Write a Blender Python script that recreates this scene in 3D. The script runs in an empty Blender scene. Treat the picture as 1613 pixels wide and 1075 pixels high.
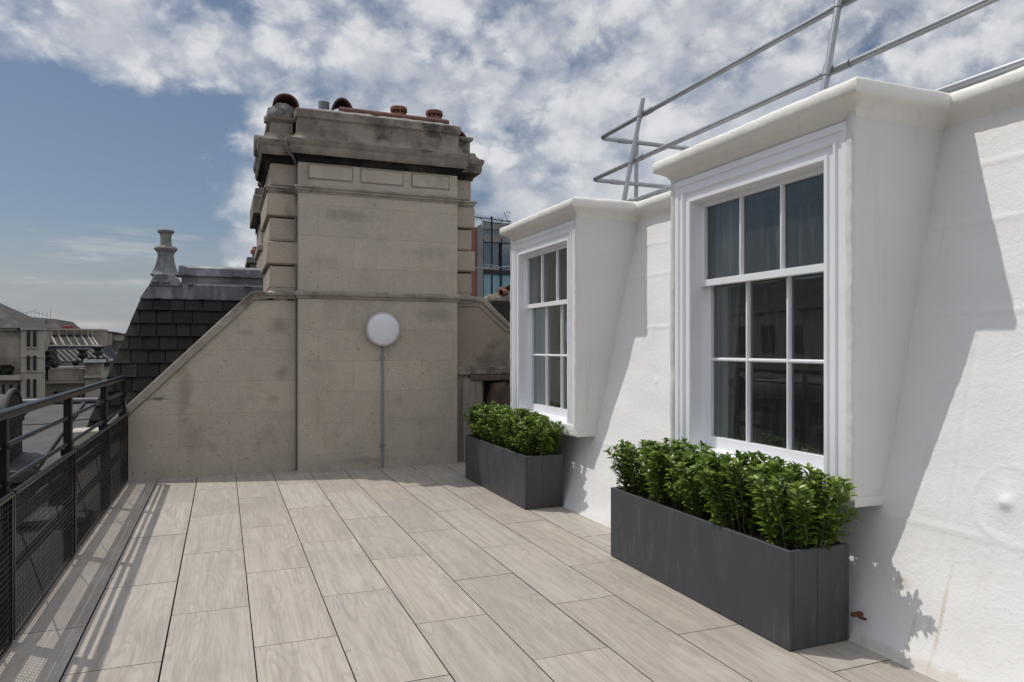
import bpy, bmesh, math, random
from mathutils import Vector, Matrix, noise
R = math.radians
random.seed(7)
scene = bpy.context.scene
col = scene.collection

# ------------------------------------------------------------------ camera
FPX, CX, HY, EYE = 1143.0, 806.5, 547.5, 1.45
YAW = math.atan(456 / 1143)
sa, ca = math.sin(YAW), math.cos(YAW)


def at(px, py, Y):
    """the point of the plane y=Y seen at a pixel of the photograph (used to measure the far background)"""
    u = (px - CX) / FPX
    v = (HY - py) / FPX
    t = Y / (ca - u * sa)
    return ((sa + u * ca) * t, Y, EYE + v * t)


cam_d = bpy.data.cameras.new("camera")
cam = bpy.data.objects.new("camera", cam_d)
col.objects.link(cam)
cam.location = (0, 0, EYE)
cam.rotation_euler = (R(90), 0, -YAW)
cam_d.sensor_width = 36
cam_d.lens = 36 * FPX / 1613
cam_d.shift_y = (HY - 537.5) / 1613
cam_d.clip_start = 0.05
cam_d.clip_end = 4000
scene.camera = cam

# ------------------------------------------------------------------ material helpers


class NT:
    def __init__(self, tree):
        self.t = tree
        self.n = tree.nodes
        self.n.clear()

    def node(self, typ, **kw):
        nd = self.n.new(typ)
        for k, v in kw.items():
            if k == 'ins':
                for kk, vv in v.items():
                    self.put(nd, kk, vv)
            else:
                setattr(nd, k, v)
        return nd

    def put(self, nd, k, v):
        s = nd.inputs[k]
        if isinstance(v, bpy.types.NodeSocket):
            self.t.links.new(v, s)
        elif isinstance(v, (tuple, list)) and s.type == 'RGBA' and len(v) == 3:
            s.default_value = (*v, 1)
        else:
            s.default_value = v

    def math(self, op, a, b=0.0, c=0.0, clamp=False):
        nd = self.node('ShaderNodeMath', operation=op, use_clamp=clamp)
        for i, x in enumerate((a, b, c)):
            self.put(nd, i, x)
        return nd.outputs[0]

    def vmath(self, op, a, b=(0, 0, 0)):
        nd = self.node('ShaderNodeVectorMath', operation=op)
        self.put(nd, 0, a)
        self.put(nd, 1, b)
        return nd.outputs[1] if op in ('DOT_PRODUCT', 'LENGTH') else nd.outputs[0]

    def noise(self, vec, scale, detail=4, rough=.55, dist=0.0):
        nd = self.node('ShaderNodeTexNoise', ins={'Scale': scale, 'Detail': detail, 'Roughness': rough, 'Distortion': dist})
        if vec is not None:
            self.put(nd, 'Vector', vec)
        return nd.outputs[0]

    def ramp(self, f, lo, hi, a=0.0, b=1.0, smooth=True):
        nd = self.node('ShaderNodeMapRange', clamp=True)
        if smooth:
            nd.interpolation_type = 'SMOOTHSTEP'
        for k, v in zip(('Value', 'From Min', 'From Max', 'To Min', 'To Max'), (f, lo, hi, a, b)):
            self.put(nd, k, v)
        return nd.outputs[0]

    def mix(self, f, a, b, mode='MIX'):
        nd = self.node('ShaderNodeMix', data_type='RGBA', blend_type=mode)
        self.put(nd, 0, f)
        self.put(nd, 6, a)
        self.put(nd, 7, b)
        return nd.outputs[2]

    def pos(self):
        return self.node('ShaderNodeNewGeometry').outputs['Position']

    def combine(self, x, y, z):
        nd = self.node('ShaderNodeCombineXYZ')
        for i, v in enumerate((x, y, z)):
            self.put(nd, i, v)
        return nd.outputs[0]

    def sep(self, v):
        nd = self.node('ShaderNodeSeparateXYZ')
        self.put(nd, 0, v)
        return nd.outputs

    def bump(self, h, strength=.3, dist=.01):
        nd = self.node('ShaderNodeBump', ins={'Strength': strength, 'Distance': dist, 'Height': h})
        return nd.outputs[0]

    def bsdf(self, color, rough=.6, normal=None, **kw):
        nd = self.node('ShaderNodeBsdfPrincipled', ins={'Base Color': color, 'Roughness': rough})
        if normal is not None:
            self.put(nd, 'Normal', normal)
        for k, v in kw.items():
            self.put(nd, k, v)
        return nd.outputs[0]

    def out(self, sh):
        o = self.node('ShaderNodeOutputMaterial')
        self.t.links.new(sh, o.inputs[0])


def new_mat(name):
    m = bpy.data.materials.new(name)
    m.use_nodes = True
    return m, NT(m.node_tree)


def mottled(name, c1, c2, scale=6, rough=.7, bump=.2, bscale=60, bdist=.004, metallic=0.0, c3=None, s3=1.3, stretch=None, spec=.5):
    """colour that wanders between c1 and c2 with a fine bump"""
    m, n = new_mat(name)
    p = n.pos()
    if stretch:
        p = n.vmath('MULTIPLY', p, stretch)
    f = n.noise(p, scale, 6, .6)
    c = n.mix(n.ramp(f, .32, .68), c1, c2)
    if c3:
        g = n.noise(n.vmath('ADD', p, (3.7, 9.1, 1.3)), s3, 5, .65)
        c = n.mix(n.ramp(g, .5, .68), c, c3)
    h = n.noise(p, bscale, 4, .6)
    n.out(n.bsdf(c, n.ramp(f, .2, .8, rough - .08, rough + .08), n.bump(h, bump, bdist), **{'Metallic': metallic, 'Specular IOR Level': spec}))
    return m


def ashlar(name, base, joint, bw=.82, bh=.365, zoff=.0, dirt=.5, xoff=.0, speck=1.0, dirtcol=(.10, .09, .08), vary=.075, stains=()):
    m, n = new_mat(name)
    p = n.pos()
    x, y, z = n.sep(p)
    u = n.math('ADD', n.math('ADD', x, y), xoff)
    v = n.math('ADD', z, zoff)
    br = n.node('ShaderNodeTexBrick', offset=.5, squash=1.0)
    b1 = tuple(c * (1 + vary * .55) for c in base)
    b2 = tuple(c * (1 - vary) for c in base)
    for k, val in {'Vector': n.combine(u, v, 0.0), 'Color1': b1, 'Color2': b2, 'Mortar': joint, 'Scale': 1.0, 'Mortar Size': .0042,
                   'Mortar Smooth': .3, 'Bias': .25, 'Brick Width': bw, 'Row Height': bh}.items():
        n.put(br, k, val)
    c = br.outputs[0]
    big = n.noise(p, 2.1, 8, .66)
    c = n.mix(n.ramp(big, .42, .66, 0, .42), c, tuple(q * .70 for q in base))
    warm = n.noise(n.vmath('ADD', p, (5, 2, 8)), 3.1, 6, .65)
    c = n.mix(n.ramp(warm, .48, .68, 0, .35), c, (base[0] * 1.12, base[1] * 1.11, base[2] * 1.05))
    grit = n.noise(n.vmath('MULTIPLY', p, (1, 1, 1.5)), 46, 8, .72)
    c = n.mix(n.ramp(grit, .50, .68, 0, .46), c, tuple(q * .55 for q in base))
    c = n.mix(n.ramp(grit, .47, .33, 0, .34), c, tuple(min(.7, q * 1.25) for q in base))
    # pits and black specks, horizontally stretched as in bedded limestone
    pit = n.noise(n.vmath('MULTIPLY', p, (1, 1, 1.7)), 17, 7, .72)
    patch = n.noise(n.vmath('ADD', p, (1, 7, 3)), 1.7, 3, .5)
    pf = n.math('MULTIPLY', n.ramp(pit, .60, .66), n.ramp(patch, .42, .60))
    c = n.mix(n.math('MULTIPLY', pf, .85 * speck), c, tuple(q * .25 for q in base))
    st = n.noise(n.vmath('MULTIPLY', n.vmath('ADD', p, (9, 4, 0)), (1.6, 1.6, .8)), 1.25, 6, .7)
    c = n.mix(n.ramp(st, .56, .76, 0, dirt), c, dirtcol)
    # stains with a place and an outline of their own: (x, z, half width, half height, strength, colour)
    wob = n.math('MULTIPLY', n.math('SUBTRACT', n.noise(p, 7, 6, .7), .5), 2.2)
    for sx, sz, rx, rz, k, sc in stains:
        e = n.vmath('LENGTH', n.combine(n.math('DIVIDE', n.math('SUBTRACT', x, sx), rx), n.math('DIVIDE', n.math('SUBTRACT', z, sz), rz), 0.0))
        c = n.mix(n.ramp(n.math('ADD', e, wob), 1.3, .1, 0, k * .8), c, sc)
    fine = n.noise(p, 130, 3, .6)
    c = n.mix(n.ramp(fine, .3, .7, 0, .25), c, tuple(q * .6 for q in base))
    h = n.math('ADD', n.math('MULTIPLY', fine, .35), n.math('MULTIPLY', pf, -1.2))
    h = n.math('SUBTRACT', h, n.math('MULTIPLY', br.outputs[1], .6))
    n.out(n.bsdf(c, .88, n.bump(h, .45, .006), **{'Specular IOR Level': .25}))
    return m


def plain(name, c, rough=.5, metallic=0.0, **kw):
    m, n = new_mat(name)
    p = n.pos()
    f = n.noise(p, 9, 5, .6)
    cc = n.mix(n.ramp(f, .3, .7), c, tuple(x * .84 for x in c))
    n.out(n.bsdf(cc, n.ramp(f, .3, .7, max(.03, rough - .05), rough + .05), None, **{'Metallic': metallic, **kw}))
    return m


M = {}
STONE = (.515, .452, .376)
M['panel'] = mottled('limestone_panel', (.45, .395, .33), (.40, .345, .285), scale=3, rough=.9, bump=.3, bscale=120, c3=(.29, .245, .20), s3=2)
M['stone'] = ashlar('limestone_ashlar', STONE, (.40, .345, .285), zoff=-2.02 + .365 * 6, dirt=.34, xoff=-.32, stains=((1.35, 3.02, .34, .09, .55, (.17, .145, .12)), (2.3, 2.62, .4, .10, .35, (.2, .17, .14)), (1.1, 2.45, .25, .1, .35, (.22, .19, .155)), (2.45, 1.86, .28, .13, .5, (.15, .13, .11)), (1.02, 1.25, .2, .12, .35, (.2, .17, .14)), (1.9, 3.5, .12, .16, .5, (.42, .40, .37)), (2.3, .55, .25, .1, .3, (.2, .17, .14)), (1.6, .1, .4, .05, .5, (.15, .13, .11)), (.9, 3.45, .1, .2, .5, (.12, .105, .09))))
M['stone_wing'] = ashlar('limestone_wing', (.515, .448, .372), (.40, .345, .285), bw=1.25, bh=.36, zoff=.02, dirt=.34, xoff=.3, speck=.8, stains=((-.40, .95, .10, .34, .6, (.16, .115, .075)), (-.66, .88, .13, .022, .9, (.03, .024, .02)), (-.30, .45, .16, .3, .4, (.17, .145, .12)), (.62, 1.70, .12, .12, .6, (.13, .11, .092)), (.66, 1.15, .09, .11, .55, (.13, .11, .092)), (.25, 1.62, .09, .05, .5, (.14, .125, .11)), (.55, .85, .1, .05, .4, (.2, .15, .11)), (-.1, .3, .05, .07, .4, (.12, .105, .09))))
M['stone_pier'] = ashlar('limestone_rusticated', (.45, .38, .31), (.19, .16, .13), bw=3.0, bh=5.0, dirt=.5, speck=.7)
M['stone_grey'] = mottled('weathered_cornice_stone', (.29, .252, .205), (.17, .150, .128), scale=5, rough=.9, bump=.5, bscale=38, bdist=.01, c3=(.075, .068, .062), s3=3.2, spec=.2)
M['stone_lichen'] = mottled('lichened_stone', (.20, .185, .165), (.10, .095, .088), scale=13, rough=.95, bump=.8, bscale=30, bdist=.018, c3=(.33, .32, .30), s3=5.5, spec=.2)
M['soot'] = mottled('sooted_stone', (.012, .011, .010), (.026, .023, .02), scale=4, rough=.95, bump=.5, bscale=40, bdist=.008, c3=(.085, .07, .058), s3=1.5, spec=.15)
M['render_brown'] = mottled('cement_render', (.37, .305, .245), (.32, .265, .212), scale=2.5, rough=.9, bump=.25, bscale=120, c3=(.21, .17, .14), s3=1.4, spec=.25)
M['coping_stone'] = mottled('coping_stone', (.38, .335, .285), (.28, .245, .205), scale=4, rough=.9, bump=.4, bscale=45, bdist=.006, c3=(.12, .105, .09), s3=2.2, spec=.25)
M['rough_stone'] = mottled('rough_lintel_stone', (.19, .155, .13), (.10, .085, .075), scale=24, rough=.95, bump=.9, bscale=55, bdist=.02, spec=.2)
M['terracotta'] = mottled('old_terracotta', (.15, .062, .042), (.085, .042, .034), scale=11, rough=.85, bump=.4, bscale=60, c3=(.05, .038, .035), s3=5)
M['terracotta_bright'] = mottled('terracotta', (.27, .10, .06), (.19, .075, .05), scale=9, rough=.8, bump=.3, c3=(.06, .05, .045), s3=5)
M['mortar'] = mottled('white_flaunching', (.62, .61, .58), (.42, .41, .39), scale=11, rough=.9, bump=.6, bscale=45, bdist=.01)
M['cement'] = mottled('cement_flaunching', (.23, .215, .20), (.12, .115, .11), scale=14, rough=.95, bump=.9, bscale=26, bdist=.025, c3=(.38, .37, .35), s3=7)
M['lead'] = mottled('lead_sheet', (.17, .175, .19), (.10, .105, .118), scale=3.4, rough=.55, bump=.25, bscale=14, bdist=.01, c3=(.29, .29, .30), s3=2.1, metallic=.15, stretch=(1.6, 1.6, .7))
M['lead_roof'] = mottled('lead_flat_roof', (.050, .048, .047), (.034, .033, .032), scale=2.2, rough=.7, bump=.3, bscale=9, bdist=.012, c3=(.064, .062, .06), s3=1.4)
M['black_metal'] = mottled('black_painted_steel', (.006, .006, .0065), (.010, .010, .011), scale=5, rough=.27, bump=.0, bscale=90, bdist=.002, spec=.22)
M['mesh_wire'] = plain('black_wire', (.006, .006, .0065), .5)
M['galv'] = mottled('galvanised_tube', (.40, .415, .43), (.32, .33, .35), scale=3, rough=.36, bump=.0, bscale=12, bdist=.002, metallic=.7)
M['galv_grey'] = mottled('grey_conduit', (.30, .31, .31), (.22, .23, .23), scale=16, rough=.5, bump=.05, metallic=.4)
M['cable'] = plain('grey_cable', (.24, .22, .20), .6)
M['planter'] = None
M['paint'] = None
M['rust'] = mottled('rusty_steel', (.16, .055, .025), (.07, .03, .018), scale=60, rough=.9, bump=.5, bscale=120)
M['soil'] = mottled('bark_mulch', (.055, .03, .018), (.11, .065, .04), scale=70, rough=.95, bump=1.0, bscale=90, bdist=.02)
M['stem'] = plain('green_stem', (.09, .11, .04), .6)
M['pale_stone'] = mottled('pale_city_stone', (.44, .39, .33), (.35, .31, .255), scale=.35, rough=.9, bump=.2, bscale=4, bdist=.05, c3=(.19, .165, .135), s3=.16)
M['pale_stone2'] = mottled('grey_city_stone', (.37, .33, .28), (.29, .258, .215), scale=.4, rough=.9, bump=.2, bscale=4, bdist=.05, c3=(.15, .13, .11), s3=.2)
M['pale_trim'] = mottled('pale_city_trim', (.40, .37, .32), (.32, .29, .25), scale=.5, rough=.9, bump=.1)
M['white_city'] = mottled('white_city_paint', (.62, .61, .58), (.5, .49, .46), scale=.6, rough=.8, bump=.1)
M['city_slate'] = mottled('city_slate', (.040, .044, .054), (.026, .029, .036), scale=.8, rough=.8, bump=.2, bscale=6, bdist=.03, spec=.2)
M['city_tile'] = mottled('city_brown_tile', (.050, .045, .040), (.034, .031, .028), scale=.8, rough=.85, bump=.3, bscale=8, bdist=.03)
M['city_glass'] = plain('city_window_glass', (.02, .022, .025), .15)
M['dark_iron'] = plain('dark_iron', (.02, .02, .022), .6)
M['red_panel'] = plain('red_panel', (.26, .04, .03), .6)
M['asphalt'] = mottled('street_asphalt', (.055, .055, .056), (.04, .04, .042), scale=.5, rough=.9)
M['felt'] = mottled('roof_felt', (.34, .33, .31), (.25, .245, .235), scale=1.5, rough=.9, bump=.3, bscale=30, c3=(.09, .09, .085), s3=.9)
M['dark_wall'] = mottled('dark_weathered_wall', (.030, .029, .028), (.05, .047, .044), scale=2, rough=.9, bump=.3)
M['roof_white'] = mottled('grey_roof_membrane', (.42, .42, .41), (.34, .34, .33), scale=2, rough=.8)
M['brick_red'] = None
M['teal_glass'] = plain('teal_panel_glass', (.24, .42, .48), .12)
M['blue_glass'] = None
M['concrete'] = mottled('grey_concrete', (.27, .265, .25), (.22, .215, .205), scale=1.2, rough=.8)
M['room'] = mottled('room_plaster', (.30, .29, .26), (.25, .245, .22), scale=1, rough=.9, bump=.02)
M['room_floor'] = plain('room_floor', (.05, .04, .032), .5)
M['blind'] = mottled('pale_curtain', (.50, .50, .48), (.42, .42, .41), scale=2, rough=.9, bump=.02, stretch=(1, 6, .2))
M['lamp_rim'] = plain('lamp_rim_grey', (.50, .50, .50), .45)
M['opal'] = mottled('opal_diffuser', (.74, .75, .78), (.71, .72, .75), scale=2, rough=.4, bump=.0)


def m_planter():
    m, n = new_mat('slate_grey_powder_coat')
    p = n.pos()
    s = n.noise(n.vmath('MULTIPLY', p, (1.5, 1.5, .8)), 3.2, 6, .65)
    w = n.noise(n.vmath('MULTIPLY', n.vmath('ADD', p, (4, 4, 4)), (5, 5, 1.2)), 2.6, 6, .7)
    d = n.noise(p, 45, 4, .6)
    c = n.mix(n.ramp(s, .35, .7), (.046, .048, .056), (.062, .064, .073))
    c = n.mix(n.ramp(w, .52, .74, 0, .6), c, (.11, .11, .116))
    c = n.mix(n.ramp(d, .64, .74, 0, .25), c, (.13, .13, .135))
    n.out(n.bsdf(c, n.ramp(s, .3, .7, .42, .6), n.bump(d, .06, .002), **{'Specular IOR Level': .4}))
    return m


def m_white(name, c, bumpk, scalek, rough, dirt):
    m, n = new_mat(name)
    p = n.pos()
    b = n.noise(p, 1.1, 5, .6)
    cc = n.mix(n.ramp(b, .35, .7), c, tuple(x * .93 for x in c))
    st = n.noise(n.vmath('MULTIPLY', p, (3.2, 3.2, .28)), 2.1, 7, .7)
    cc = n.mix(n.ramp(st, .55, .75, 0, dirt), cc, (c[0] * .78, c[1] * .75, c[2] * .69))
    sp = n.noise(n.vmath('ADD', p, (2, 5, 8)), 34, 3, .5)
    cc = n.mix(n.ramp(sp, .72, .78, 0, dirt * 1.2), cc, (.42, .39, .35))
    if name == 'white_coated_wall':
        _, yy, zz = n.sep(p)
        wob = n.math('MULTIPLY', n.math('SUBTRACT', n.noise(p, 16, 5, .7), .5), 2.0)
        for sy, sz, ry, rz, k in ((2.30, .25, .012, .22, .5), (2.52, .33, .05, .03, .4), (2.42, .10, .012, .16, .35), (4.75, .2, .012, .15, .35), (2.62, 2.0, .012, .1, .15), (2.1, .02, 1.2, .035, .45), (4.9, .02, .5, .03, .4)):
            e = n.vmath('LENGTH', n.combine(n.math('DIVIDE', n.math('SUBTRACT', yy, sy), ry), n.math('DIVIDE', n.math('SUBTRACT', zz, sz), rz), 0.0))
            cc = n.mix(n.ramp(n.math('ADD', e, wob), 1.3, .2, 0, k), cc, (.50, .42, .30))
    h1 = n.noise(p, scalek, 5, .62)
    h2 = n.noise(n.vmath('MULTIPLY', p, (1, .9, 1.35)), scalek * .2, 4, .6, .6)
    h = n.math('ADD', n.math('MULTIPLY', h1, .5), n.math('MULTIPLY', h2, .8))
    n.out(n.bsdf(cc, rough, n.bump(h, bumpk, .012), **{'Specular IOR Level': .35}))
    return m


M['planter'] = m_planter()
M['wall_white'] = m_white('white_coated_wall', (.775, .772, .765), .34, 80, .55, .25)
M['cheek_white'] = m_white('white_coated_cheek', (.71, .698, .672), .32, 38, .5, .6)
M['coping_white'] = m_white('white_coated_coping', (.79, .772, .725), .45, 30, .42, .5)
M['paint'] = m_white('white_gloss_paint', (.86, .87, .90), .03, 30, .32, .10)


def m_leaf():
    m, n = new_mat('glossy_leaf')
    g = n.node('ShaderNodeNewGeometry')
    rnd = g.outputs['Random Per Island']
    p = g.outputs['Position']
    c = n.mix(n.ramp(rnd, 0, .8, smooth=False), (.070, .132, .016), (.18, .26, .032))
    c = n.mix(n.ramp(rnd, .80, 1.0), c, (.25, .34, .045))
    v = n.noise(p, 8, 3, .5)
    c = n.mix(n.ramp(v, .45, .75, 0, .4), c, (.06, .125, .018))
    c = n.mix(g.outputs['Backfacing'], c, (.11, .19, .06))
    b = n.node('ShaderNodeBsdfPrincipled', ins={'Base Color': c, 'Roughness': .36, 'Specular IOR Level': .45})
    t = n.node('ShaderNodeBsdfTranslucent', ins={'Color': n.mix(.5, c, (.22, .38, .03))})
    mx = n.node('ShaderNodeMixShader', ins={0: .24, 1: b.outputs[0], 2: t.outputs[0]})
    n.out(mx.outputs[0])
    return m


M['leaf'] = m_leaf()


def m_glass(name, tint=(.86, .9, .9), boost=1.0, dirt=.02):
    m, n = new_mat(name)
    p = n.pos()
    fr = n.node('ShaderNodeFresnel', ins={'IOR': 1.52})
    f = n.math('MULTIPLY', fr.outputs[0], boost, clamp=True)
    h = n.noise(p, 1.8, 2, .5)
    gl = n.node('ShaderNodeBsdfGlossy', ins={'Color': (.92, 1.0, 1.0), 'Roughness': .0, 'Normal': n.bump(h, .06, .02)})
    tr = n.node('ShaderNodeBsdfTransparent', ins={'Color': tint})
    mx = n.node('ShaderNodeMixShader', ins={0: f, 1: tr.outputs[0], 2: gl.outputs[0]})
    st = n.noise(n.vmath('MULTIPLY', p, (9, 9, .9)), 3, 6, .7)
    df = n.node('ShaderNodeBsdfDiffuse', ins={'Color': (.5, .52, .52)})
    mx2 = n.node('ShaderNodeMixShader', ins={0: n.ramp(st, .45, .8, dirt, dirt * 3.5), 1: mx.outputs[0], 2: df.outputs[0]})
    n.out(mx2.outputs[0])
    return m


M['glass_upper'] = m_glass('window_glass_dusty', boost=1.7, dirt=.05)
M['glass_lower'] = m_glass('window_glass_clean', boost=2.8, dirt=.024)
M['blue_glass'] = m_glass('office_glass', tint=(.14, .30, .42), boost=3.4, dirt=.015)


def m_brick():
    m, n = new_mat('red_brick')
    x, y, z = n.sep(n.pos())
    br = n.node('ShaderNodeTexBrick')
    for k, v in {'Vector': n.combine(n.math('ADD', x, y), z, 0.0), 'Color1': (.30, .095, .05), 'Color2': (.23, .075, .045), 'Mortar': (.28, .2, .15),
                 'Scale': 1.0, 'Mortar Size': .01, 'Brick Width': .23, 'Row Height': .075}.items():
        n.put(br, k, v)
    n.out(n.bsdf(br.outputs[0], .85))
    return m


M['brick_red'] = m_brick()


def m_slate():
    m, n = new_mat('dark_stone_slates')
    p = n.pos()
    g = n.node('ShaderNodeNewGeometry')
    r = g.outputs['Random Per Island']
    c = n.mix(r, (.010, .0098, .0095), (.036, .033, .028))
    a = n.noise(p, 7, 6, .65)
    c = n.mix(n.ramp(a, .4, .72, 0, .75), c, (.018, .018, .017))
    a2 = n.noise(n.vmath('MULTIPLY', p, (5, 5, 1.1)), 2.4, 6, .7)
    c = n.mix(n.ramp(a2, .56, .75, 0, .4), c, (.055, .05, .043))
    h = n.noise(p, 34, 5, .6)
    n.out(n.bsdf(c, .8, n.bump(h, .5, .012), **{'Specular IOR Level': .35}))
    return m


M['slate'] = m_slate()


def m_tile():
    """timber-effect porcelain: the grain runs along each tile (UV in metres, shifted per tile)"""
    m, n = new_mat('timber_effect_porcelain')
    uv = n.node('ShaderNodeUVMap').outputs[0]
    g = n.node('ShaderNodeNewGeometry')
    rnd = g.outputs['Random Per Island']
    u, v, _ = n.sep(uv)
    warp = n.noise(n.combine(n.math('MULTIPLY', u, 3.4), n.math('MULTIPLY', v, .52), 0.0), 1.0, 3, .45)
    ring = n.math('ADD', n.math('MULTIPLY', u, 9.0), n.math('MULTIPLY', warp, 27.0))
    line = n.math('SINE', n.math('MULTIPLY', ring, 5.2))
    line = n.ramp(line, .1, 1.0)
    fine = n.noise(n.combine(n.math('MULTIPLY', u, 120), n.math('MULTIPLY', v, 2.2), 0.0), 1.0, 5, .7)
    patch = n.noise(n.combine(n.math('MULTIPLY', u, 4.5), n.math('MULTIPLY', v, .9), 0.0), 1.0, 4, .6)
    broad = n.noise(n.combine(n.math('MULTIPLY', u, 22), n.math('MULTIPLY', v, .8), 0.0), 1.0, 5, .65)
    tone = n.noise(n.combine(n.math('MULTIPLY', u, 9), n.math('MULTIPLY', v, 1.6), 0.0), 1.0, 5, .6)
    zone = n.ramp(patch, .36, .60)
    c = n.mix(rnd, (.49, .452, .402), (.35, .322, .29))
    rnd2 = n.math('FRACT', n.math('MULTIPLY', rnd, 17.31))
    c = n.mix(n.math('MULTIPLY', rnd2, .7), c, (.425, .37, .308))
    c = n.mix(n.ramp(broad, .40, .66, 0, .75), c, (.315, .280, .245))
    c = n.mix(n.ramp(tone, .50, .70, 0, .6), c, (.48, .445, .40))
    c = n.mix(n.ramp(tone, .46, .30, 0, .55), c, (.325, .31, .295))
    c = n.mix(n.math('MULTIPLY', n.math('MULTIPLY', line, zone), .36), c, (.25, .222, .195))
    c = n.mix(n.ramp(fine, .45, .70, 0, .5), c, (.27, .238, .208))
    knot = n.noise(n.combine(n.math('MULTIPLY', u, 9), n.math('MULTIPLY', v, 3.6), 0.0), 1.0, 2, .5)
    c = n.mix(n.ramp(knot, .72, .80, 0, .5), c, (.23, .195, .165))
    dirt = n.noise(n.pos(), 1.1, 6, .65)
    c = n.mix(n.ramp(dirt, .50, .72, 0, .35), c, (.275, .25, .22))
    grime = n.noise(n.pos(), 60, 5, .7)
    c = n.mix(n.ramp(grime, .62, .74, 0, .35), c, (.18, .165, .15))
    h = n.math('ADD', n.math('MULTIPLY', fine, .6), n.math('MULTIPLY', line, .25))
    n.out(n.bsdf(c, n.ramp(broad, .3, .7, .46, .6), n.bump(h, .16, .003), **{'Specular IOR Level': .35}))
    return m


M['tile'] = m_tile()
M['joint'] = plain('open_joint', (.03, .028, .026), .9)

# ------------------------------------------------------------------ mesh helpers


class MB:
    def __init__(self):
        self.v = []
        self.f = []
        self.uv = None

    def add(self, vs, fs):
        o = len(self.v)
        self.v += [tuple(x) for x in vs]
        self.f += [tuple(i + o for i in f) for f in fs]
        return self

    def box(self, x0, x1, y0, y1, z0, z1):
        vs = [(x0, y0, z0), (x1, y0, z0), (x1, y1, z0), (x0, y1, z0), (x0, y0, z1), (x1, y0, z1), (x1, y1, z1), (x0, y1, z1)]
        return self.add(vs, [(0, 3, 2, 1), (4, 5, 6, 7), (0, 1, 5, 4), (1, 2, 6, 5), (2, 3, 7, 6), (3, 0, 4, 7)])

    def prism(self, poly, y0, y1, axis='y'):
        """poly of (a, b) pairs extruded along an axis: 'y' -> (a, ., b); 'x' -> (., a, b); 'z' -> (a, b, .)"""
        k = len(poly)
        mk = {'y': lambda a, b, t: (a, t, b), 'x': lambda a, b, t: (t, a, b), 'z': lambda a, b, t: (a, b, t)}[axis]
        vs = [mk(a, b, y0) for a, b in poly] + [mk(a, b, y1) for a, b in poly]
        fs = [tuple(range(k)), tuple(range(2 * k - 1, k - 1, -1))]
        fs += [(i, i + k, (i + 1) % k + k, (i + 1) % k) for i in range(k)]
        return self.add(vs, fs)

    def tube(self, pts, r, seg=10, cap=True):
        pts = [Vector(p) for p in pts]
        rs = r if isinstance(r, (list, tuple)) else [r] * len(pts)
        rings = []
        up = None
        for i, p in enumerate(pts):
            if i == 0:
                t = pts[1] - p
            elif i == len(pts) - 1:
                t = p - pts[i - 1]
            else:
                t = (pts[i + 1] - p).normalized() + (p - pts[i - 1]).normalized()
            t = t.normalized()
            if up is None:
                up = t.orthogonal().normalized()
            up = (up - t * up.dot(t)).normalized()
            b = t.cross(up)
            rings.append([p + (up * math.cos(2 * math.pi * k / seg) + b * math.sin(2 * math.pi * k / seg)) * rs[i] for k in range(seg)])
        vs = [v for rg in rings for v in rg]
        fs = []
        for i in range(len(rings) - 1):
            for k in range(seg):
                a, b_ = i * seg + k, i * seg + (k + 1) % seg
                fs.append((a, b_, b_ + seg, a + seg))
        if cap:
            fs.append(tuple(range(seg - 1, -1, -1)))
            fs.append(tuple(range(len(vs) - seg, len(vs))))
        return self.add(vs, fs)

    def lathe(self, prof, cx, cy, seg=24, squash=1.0):
        """prof: (r, z) from bottom to top"""
        vs = []
        for r, z in prof:
            for k in range(seg):
                a = 2 * math.pi * k / seg
                vs.append((cx + r * math.cos(a), cy + r * math.sin(a) * squash, z))
        fs = []
        for i in range(len(prof) - 1):
            for k in range(seg):
                a, b = i * seg + k, i * seg + (k + 1) % seg
                fs.append((a, b, b + seg, a + seg))
        fs.append(tuple(range(seg - 1, -1, -1)))
        fs.append(tuple(range(len(vs) - seg, len(vs))))
        return self.add(vs, fs)

    def sweep(self, path, prof, closed_prof=True, step=None, jit=0.0, seed=0, mk=None, caps=True):
        """path: plan polyline (a, b); prof: list of (outward offset, h); outward is to the right of travel; mitred"""
        P = [Vector(p) for p in path]
        nrm = []
        for i in range(len(P)):
            ds = []
            if i > 0:
                ds.append((P[i] - P[i - 1]).normalized())
            if i < len(P) - 1:
                ds.append((P[i + 1] - P[i]).normalized())
            ns = [Vector((d.y, -d.x)) for d in ds]
            if len(ns) == 1:
                nrm.append(ns[0])
            else:
                m = ns[0] + ns[1]
                nrm.append(m / max(.2, (1 + ns[0].dot(ns[1]))))
        pts, nn = [], []
        for i in range(len(P)):
            pts.append(P[i])
            nn.append(nrm[i])
            if step and i < len(P) - 1:
                L = (P[i + 1] - P[i]).length
                k = max(1, int(L / step))
                for j in range(1, k):
                    t = j / k
                    pts.append(P[i].lerp(P[i + 1], t))
                    nn.append(nrm[i].lerp(nrm[i + 1], t))
        mk = mk or (lambda a, b, h: (a, b, h))
        n = len(prof)
        vs = []
        for p, m in zip(pts, nn):
            for (o, h) in prof:
                q = p + m * o
                v = Vector(mk(q.x, q.y, h))
                if jit:
                    d = noise.noise_vector(v * 2.3 + Vector((seed, 0, 0))) * jit * .45 + noise.noise_vector(v * 9 + Vector((0, seed, 0))) * jit * .42
                    v = v + d + noise.noise_vector(v * 27 + Vector((seed, 5, 0))) * jit * .30
                vs.append(v)
        fs = []
        rng = range(n) if closed_prof else range(n - 1)
        for i in range(len(pts) - 1):
            for k in rng:
                a, b = i * n + k, i * n + (k + 1) % n
                fs.append((a, a + n, b + n, b))
        if caps and closed_prof:
            fs.append(tuple(range(n)))
            fs.append(tuple(range(len(vs) - 1, len(vs) - n - 1, -1)))
        return self.add(vs, fs)

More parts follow.
